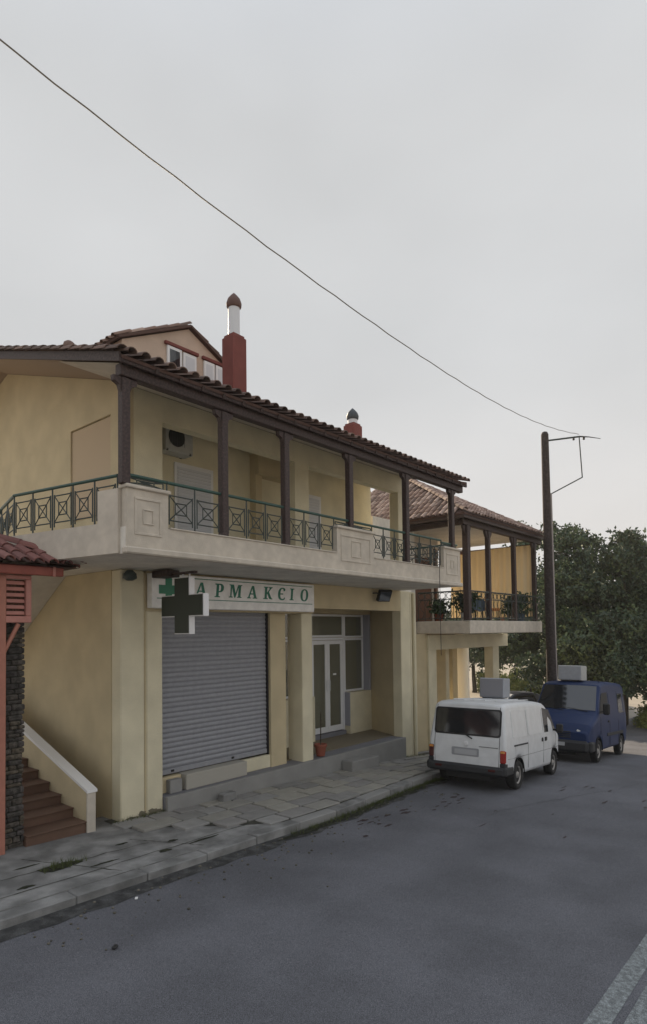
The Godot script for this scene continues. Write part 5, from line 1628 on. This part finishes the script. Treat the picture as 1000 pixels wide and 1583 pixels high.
# ---------------------------------------------------------------- signs and small things
func street_things() -> void:
	# the long sign
	var o := thing("shop_sign", "long white sign board with green letters ΦΑΡΜΑΚΕΙΟ above the grey shutter", "sign", Vector3(2.7, 3.67, 0.0))
	var b := MB.new(); b.cb(0.52, 4.88, 3.67, 4.30, 0.001, 0.165, 0.012); put("board", b, M.signboard, o)
	b = MB.new(); b.bb(0.62, 4.80, 4.235, 4.25, 0.165, 0.170); b.bb(0.62, 4.80, 3.842, 3.856, 0.165, 0.170); put("rule_line", b, M.sign_ink, o)
	b = MB.new(); b.bb(0.80, 0.94, 3.80, 4.22, 0.1651, 0.172); b.bb(0.66, 0.799, 3.93, 4.09, 0.1651, 0.172); b.bb(0.941, 1.08, 3.93, 4.09, 0.1651, 0.172); put("cross_emblem", b, M.sign_green, o)
	var font := SystemFont.new()
	font.font_names = PackedStringArray(["Droid Serif"])
	font.font_weight = 700
	for q in [["Φ", 1.17], ["Α", 1.60], ["Ρ", 2.05], ["Μ", 2.47], ["Α", 2.93], ["Κ", 3.38], ["Є", 3.79], ["Ι", 4.12], ["Ο", 4.53]]:
		var t := TextMesh.new()
		t.text = q[0]; t.font = font; t.font_size = 64; t.pixel_size = 0.0058; t.depth = 0.012
		t.horizontal_alignment = HORIZONTAL_ALIGNMENT_CENTER
		t.vertical_alignment = VERTICAL_ALIGNMENT_CENTER
		put_mesh("letter", t, M.sign_ink, o, Transform3D(Basis(Vector3(1, 0, 0), Vector3(0.10, 1, 0), Vector3(0, 0, 1)), Vector3(q[1], 4.04, 0.168)))
	# the projecting green cross
	o = thing("pharmacy_cross", "dark green pharmacy cross with white sides hung out from the corner of the balcony", "sign", Vector3(0.55, 3.2, 0.95))
	var cx := 0.55; var cy := 3.68; var cz := 0.98
	var cross := func(a: float, w: float) -> Array:
		var p := []
		for e in [[-w * 1.1, -a], [w * 1.1, -a], [w * 1.1, -w], [a * 1.2, -w], [a * 1.2, w], [w * 1.1, w], [w * 1.1, a], [-w * 1.1, a], [-w * 1.1, w], [-a * 1.2, w], [-a * 1.2, -w], [-w * 1.1, -w]]: p.append(Vector2(e[0], e[1]))
		return p
	b = MB.new(); b.prism(cross.call(0.48, 0.185), Vector3(cx, cy, cz), Vector3.BACK, Vector3.UP, Vector3.RIGHT * 0.11); put("housing", b, M.alu, o)
	b = MB.new(); b.prism(cross.call(0.465, 0.17), Vector3(cx, cy, cz), Vector3.BACK, Vector3.UP, Vector3.LEFT * 0.012); put("lamp_face", b, M.led, o)
	b = MB.new(); b.prism(cross.call(0.465, 0.17), Vector3(cx + 0.11, cy, cz), Vector3.BACK, Vector3.UP, Vector3.RIGHT * 0.012); put("lamp_face", b, M.led, o)
	b = MB.new(); b.cb(0.50, 0.78, 4.20, 4.32, -0.02 + 0.20, 0.62, 0.01); b.cb(0.60, 0.68, 4.22, 4.26, 0.621, 1.25, 0.008); put("bracket", b, M.wood, o)
	b = MB.new(); b.tube([Vector3(0.64, 4.17, 0.9), Vector3(0.64, 4.23, 0.9)], 0.018, 6); b.tube([Vector3(0.64, 4.17, 1.08), Vector3(0.64, 4.23, 1.08)], 0.018, 6); put("hanger", b, M.alu, o)
	# lamp at the corner under the slab
	o = thing("floodlight", "small dark lamp under the balcony slab at the building's left corner", "lamp", Vector3(0.10, 4.2, 0.09))
	b = MB.new(); b.tube([Vector3(0.1, 4.22, 0.0), Vector3(0.1, 4.22, 0.10)], 0.03, 8); put("arm", b, M.dark, o)
	b = MB.new(); b.lathe([Vector2(0.05, -0.09), Vector2(0.12, -0.05), Vector2(0.11, 0.03), Vector2(0.05, 0.09)], Vector3(0.08, 4.22, 0.16), 14); put("lamp_head", b, M.iron, o)
	o = thing("floodlight", "square black floodlight tilted down on the yellow lintel over the entrance", "lamp", Vector3(7.6, 4.1, 0.15))
	b = MB.new(); b.tube([Vector3(7.42, 4.22, 0.0), Vector3(7.44, 4.22, 0.12), Vector3(7.60, 4.18, 0.2)], 0.018, 6); put("arm", b, M.dark, o)
	b = MB.new(); b.cbox(Vector3(7.60, 4.15, 0.24), Vector3(0.40, 0.32, 0.10), 0.015, Basis(Vector3.RIGHT, 0.45).rotated(Vector3.UP, -0.35)); put("lamp_head", b, M.black, o)
	b = MB.new(); b.cbox(Vector3(7.60 - 0.02, 4.15 - 0.025, 0.24 + 0.05), Vector3(0.34, 0.26, 0.012), 0.004, Basis(Vector3.RIGHT, 0.45).rotated(Vector3.UP, -0.35)); put("lamp_glass", b, M.car_glass, o)
	# air conditioner
	o = thing("air_conditioner", "cream air conditioner unit with a dark round fan on the upper balcony wall", "air conditioner", Vector3(1.95, 6.98, -1.0))
	b = MB.new(); b.cb(1.52, 2.22, 6.93, 7.47, -1.16, -0.84, 0.02); put("housing", b, M.unit_pale, o)
	b = MB.new(); b.lathe([Vector2(0.20, 0), Vector2(0.20, 0.012), Vector2(0.17, 0.016), Vector2(0.0, 0.016)], Vector3(1.80, 7.24, -0.842), 24, Basis(Vector3.RIGHT, PI / 2)); put("fan", b, M.dark, o)
	b = MB.new()
	for k in 7: b.tube([Vector3(1.62 + k * 0.06, 7.06, -0.822), Vector3(1.62 + k * 0.06, 7.42, -0.822)], 0.004, 4)
	put("fan_guard", b, M.iron, o)
	b = MB.new(); b.cb(1.55, 1.60, 6.93, 6.979, -1.19, -0.84, 0.005); b.cb(2.12, 2.17, 6.93, 6.979, -1.19, -0.84, 0.005); put("bracket", b, M.dark, o)
	# pot with a thin stake beside the pillar
	o = thing("flower_pot", "terracotta pot with a thin dark stake beside the middle pillar", "pot", Vector3(5.32, 0.276, -0.08))
	off = Vector3()
	b = MB.new(); b.lathe([Vector2(0.10, 0), Vector2(0.135, 0.22), Vector2(0.155, 0.22), Vector2(0.155, 0.28), Vector2(0.13, 0.28), Vector2(0.12, 0.24)], Vector3(), 18); put("pot", b, M.terracotta, o)
	b = MB.new(); b.lathe([Vector2(0.122, 0.235), Vector2(0.0, 0.245)], Vector3(), 14); put("soil", b, M.joint, o)
	b = MB.new(); b.tube([Vector3(0, 0.2, 0), Vector3(0.01, 0.6, 0.0), Vector3(0.0, 1.02, 0.01)], 0.013, 6); put("stake", b, M.bark, o)
	# blocks
	b = MB.new(); b.cbox(Vector3(2.12, g(2.1) + 0.105, 0.28), Vector3(0.36, 0.15, 0.16), 0.015, Basis(Vector3.UP, 0.1)); solo("concrete_block", b, M.concrete, "small grey concrete block lying on the paving below the shutter", "block")
	b = MB.new(); b.cbox(Vector3(6.40, g(6.4) + 0.15, 0.30), Vector3(1.10, 0.28, 0.34), 0.02, Basis(Vector3.BACK, -0.02)); solo("concrete_step", b, M.concrete2, "grey concrete step block in front of the entrance porch", "step")
	# litter
	b = MB.new(); b.cbox(Vector3(-2.28, g(-2.28) - 0.10, 3.62), Vector3(0.07, 0.03, 0.05), 0.01, Basis(Vector3.UP, 0.5)); solo("stone_chip", b, M.black, "small dark lump lying alone on the asphalt at the lower left", "stone")
	b = MB.new(); b.cbox(Vector3(-1.43, g(-1.43) - 0.108, 2.69), Vector3(0.06, 0.012, 0.035), 0.004, Basis(Vector3.UP, 0.9)); solo("paper_scrap", b, M.white, "tiny white scrap of paper in the gutter", "litter")
	var xf := []; var cc := []
	for i in 260:
		var x := rng.randf_range(-4.0, 9.0)
		var z := kz(x) + 0.04 + absf(rng.randfn()) * 0.55
		var s := rng.randf_range(0.006, 0.02)
		xf.append(Transform3D(Basis.from_euler(Vector3(rng.randf() * 3, rng.randf() * 3, 0)).scaled(Vector3(s, s * 0.6, s)), Vector3(x, g(x) - 0.112, z)))
		var k := rng.randf_range(0.5, 1.4)
		cc.append(Color(0.12 * k, 0.11 * k, 0.09 * k))
	var pb := MB.new(); pb.cbox(Vector3(), Vector3.ONE * 2, 0.6)
	off = Vector3()
	stuff("grit", pb.mesh(), tile_stuff, xf, cc, self, "loose grit and crumbs scattered along the gutter", "grit")

# ---------------------------------------------------------------- far things
func far_things() -> void:
	var dark := [Color(0.056, 0.092, 0.046), Color(0.044, 0.074, 0.042), Color(0.090, 0.130, 0.052), Color(0.050, 0.082, 0.055)]
	var fresh := [Color(0.17, 0.21, 0.045), Color(0.13, 0.17, 0.045), Color(0.21, 0.23, 0.06)]
	var row := "broad trees in a row beyond the houses"
	tree("broad_tree", Vector3(29.0, g(29.0) - 0.2, -2.1), [[Vector3(0, 5.2, 0), 2.6], [Vector3(-1.6, 4.2, 0.8), 1.9], [Vector3(1.5, 4.0, 1.2), 2.1], [Vector3(0.4, 7.6, -0.3), 2.1], [Vector3(-1.2, 7.6, 0.2), 1.4], [Vector3(0.9, 9.6, 0), 1.35], [Vector3(-0.5, 9.9, -0.4), 1.1], [Vector3(1.9, 6.6, 0.8), 1.7], [Vector3(-2.3, 5.8, 0), 1.3], [Vector3(0.8, 3.0, 1.6), 1.3], [Vector3(-1.0, 3.1, -1.2), 1.4]], 3.4, 0.17, 9000, 0.24, M.leaf, M.bark, "tall dark tree right behind the utility pole, its crown above the blue van", dark, row)
	tree("broad_tree", Vector3(27.6, g(27.6) - 0.2, 0.9), [[Vector3(0, 4.6, 0), 2.4], [Vector3(1.5, 3.9, 0.6), 2.0], [Vector3(-1.2, 4.3, 1.0), 1.9], [Vector3(0.2, 7.0, 0), 2.0], [Vector3(-0.6, 8.7, 0.2), 1.25], [Vector3(1.2, 8.5, 0.3), 1.15], [Vector3(1.9, 6.0, 0.9), 1.6], [Vector3(0.5, 9.6, 0), 0.8], [Vector3(-0.6, 2.8, 1.2), 1.3], [Vector3(1.4, 2.7, -1.0), 1.3]], 3.0, 0.16, 8000, 0.24, M.leaf, M.bark, "dark round tree at the right, between the pole tree and the picture edge", dark, row)
	tree("broad_tree", Vector3(28.6, g(28.6) - 0.2, 4.4), [[Vector3(0, 4.4, 0), 2.4], [Vector3(-1.4, 3.8, -0.4), 1.8], [Vector3(0.2, 6.6, 0), 1.9], [Vector3(-1.0, 7.2, -0.6), 1.2], [Vector3(1.4, 5.5, 0), 1.8], [Vector3(0.4, 2.7, -1.4), 1.4]], 2.9, 0.16, 6500, 0.24, M.leaf, M.bark, "dark tree cut off by the right edge of the picture", dark, row)
	tree("broad_tree", Vector3(33.4, g(33.4) - 0.2, -6.2), [[Vector3(0, 5.6, 0), 2.6], [Vector3(-1.8, 4.9, 0.6), 1.9], [Vector3(0.3, 8.4, 0.2), 1.9], [Vector3(-0.6, 10.4, 0), 1.2], [Vector3(1.6, 6.8, 0), 1.8], [Vector3(0.8, 11.0, 0.2), 0.8]], 3.8, 0.18, 7000, 0.26, M.leaf, M.bark, "taller tree with a sparse top showing above the veranda roof left of the pole", dark, row)
	tree("broad_tree", Vector3(36.0, g(36.0) - 0.2, -9.6), [[Vector3(0, 4.6, 0), 2.6], [Vector3(-1.8, 4.4, 0.6), 2.0], [Vector3(1.5, 4.8, 0.2), 2.0], [Vector3(0, 6.8, 0), 1.8]], 2.9, 0.17, 5000, 0.28, M.leaf, M.bark, "dark tree seen through the arcade of the farther house", dark, row)
	tree("broad_tree", Vector3(42.0, g(42.0) - 0.2, -14.5), [[Vector3(0, 5.0, 0), 3.0], [Vector3(-2.4, 4.6, 0), 2.4], [Vector3(2.4, 5.0, 0), 2.4], [Vector3(0, 7.5, 0), 2.0]], 2.6, 0.18, 5000, 0.30, M.leaf, M.bark, "distant dark tree beyond the arcade, left of the other trees", dark, row)
	for q in [[38.0, -5.2, 1.0], [41.0, -10.5, 1.3], [44.0, -14.0, 1.4], [37.0, -8.0, 0.9]]:
		var i := int(q[0])
		tree("bush", Vector3(q[0], g(q[0]) - 0.25, q[1]), [[Vector3(0, 0.7, 0), q[2]], [Vector3(1.0, 0.6, 0.4), q[2] * 0.8], [Vector3(-0.9, 0.6, 0.2), q[2] * 0.8]], 0.5, 0.05, 1500, 0.22, M.leaf, M.bark, {38: "low sunlit yellow-green bush behind the two vans, just left of the pole", 41: "sunlit bush seen through the arcade, beyond the right pillar", 44: "farthest sunlit bush, seen left of the white column", 37: "sunlit bush directly above the roof of the white van"}[i], fresh)
	tree("bush", Vector3(28.6, g(28.6) - 0.25, 1.75), [[Vector3(0, 0.5, 0), 0.62], [Vector3(0.55, 0.42, 0.3), 0.55], [Vector3(-0.4, 0.38, 0.2), 0.42], [Vector3(0.1, 0.95, 0.1), 0.36]], 0.4, 0.04, 1500, 0.15, M.leaf, M.bark, "sunlit yellow-green roadside bush to the right of the blue van", fresh)
	# a parked car half hidden behind the white van
	var o := thing("parked_car", "dark hatchback, only its roof and glass showing between the two vans", "car")
	o.transform = Transform3D(Basis(Vector3.UP, deg_to_rad(150.0)), Vector3(29.5, g(29.5) - 0.22, -5.0))
	off = Vector3()
	var d := Van.new()
	d.xr = -0.75; d.xf = 3.25; d.wb = 2.45; d.wr = 0.30; d.tum = 0.20; d.belt = 0.92; d.rt = 0.14; d.lean = 0.5; d.lean_y = 0.9
	d.top = [Vector2(-0.8, 1.30), Vector2(-0.3, 1.42), Vector2(0.6, 1.46), Vector2(1.2, 1.40), Vector2(2.05, 0.96), Vector2(2.9, 0.84), Vector2(3.3, 0.64)]
	d.bot = [Vector2(-0.8, 0.34), Vector2(0.0, 0.24), Vector2(3.3, 0.28)]
	d.wid = [Vector2(-0.8, 0.78), Vector2(0.0, 0.82), Vector2(2.6, 0.82), Vector2(3.3, 0.66)]
	put("body", van_body(d), mat(lin(0.03, 0.035, 0.05), 0.3), o)
	van_details(o, d, M.van_blue, M.car_glass)
	put("windscreen", top_patch(d, 1.26, 2.0, 0.56, 0.64, 0.008), M.clear_lens, o)
	for s in [-1.0, 1.0]:
		put("side_window", side_patch(d, [Vector2(-0.2, 0.96), Vector2(1.75, 0.96), Vector2(1.15, 1.30), Vector2(-0.1, 1.30)], s, 0.006), M.car_glass, o)
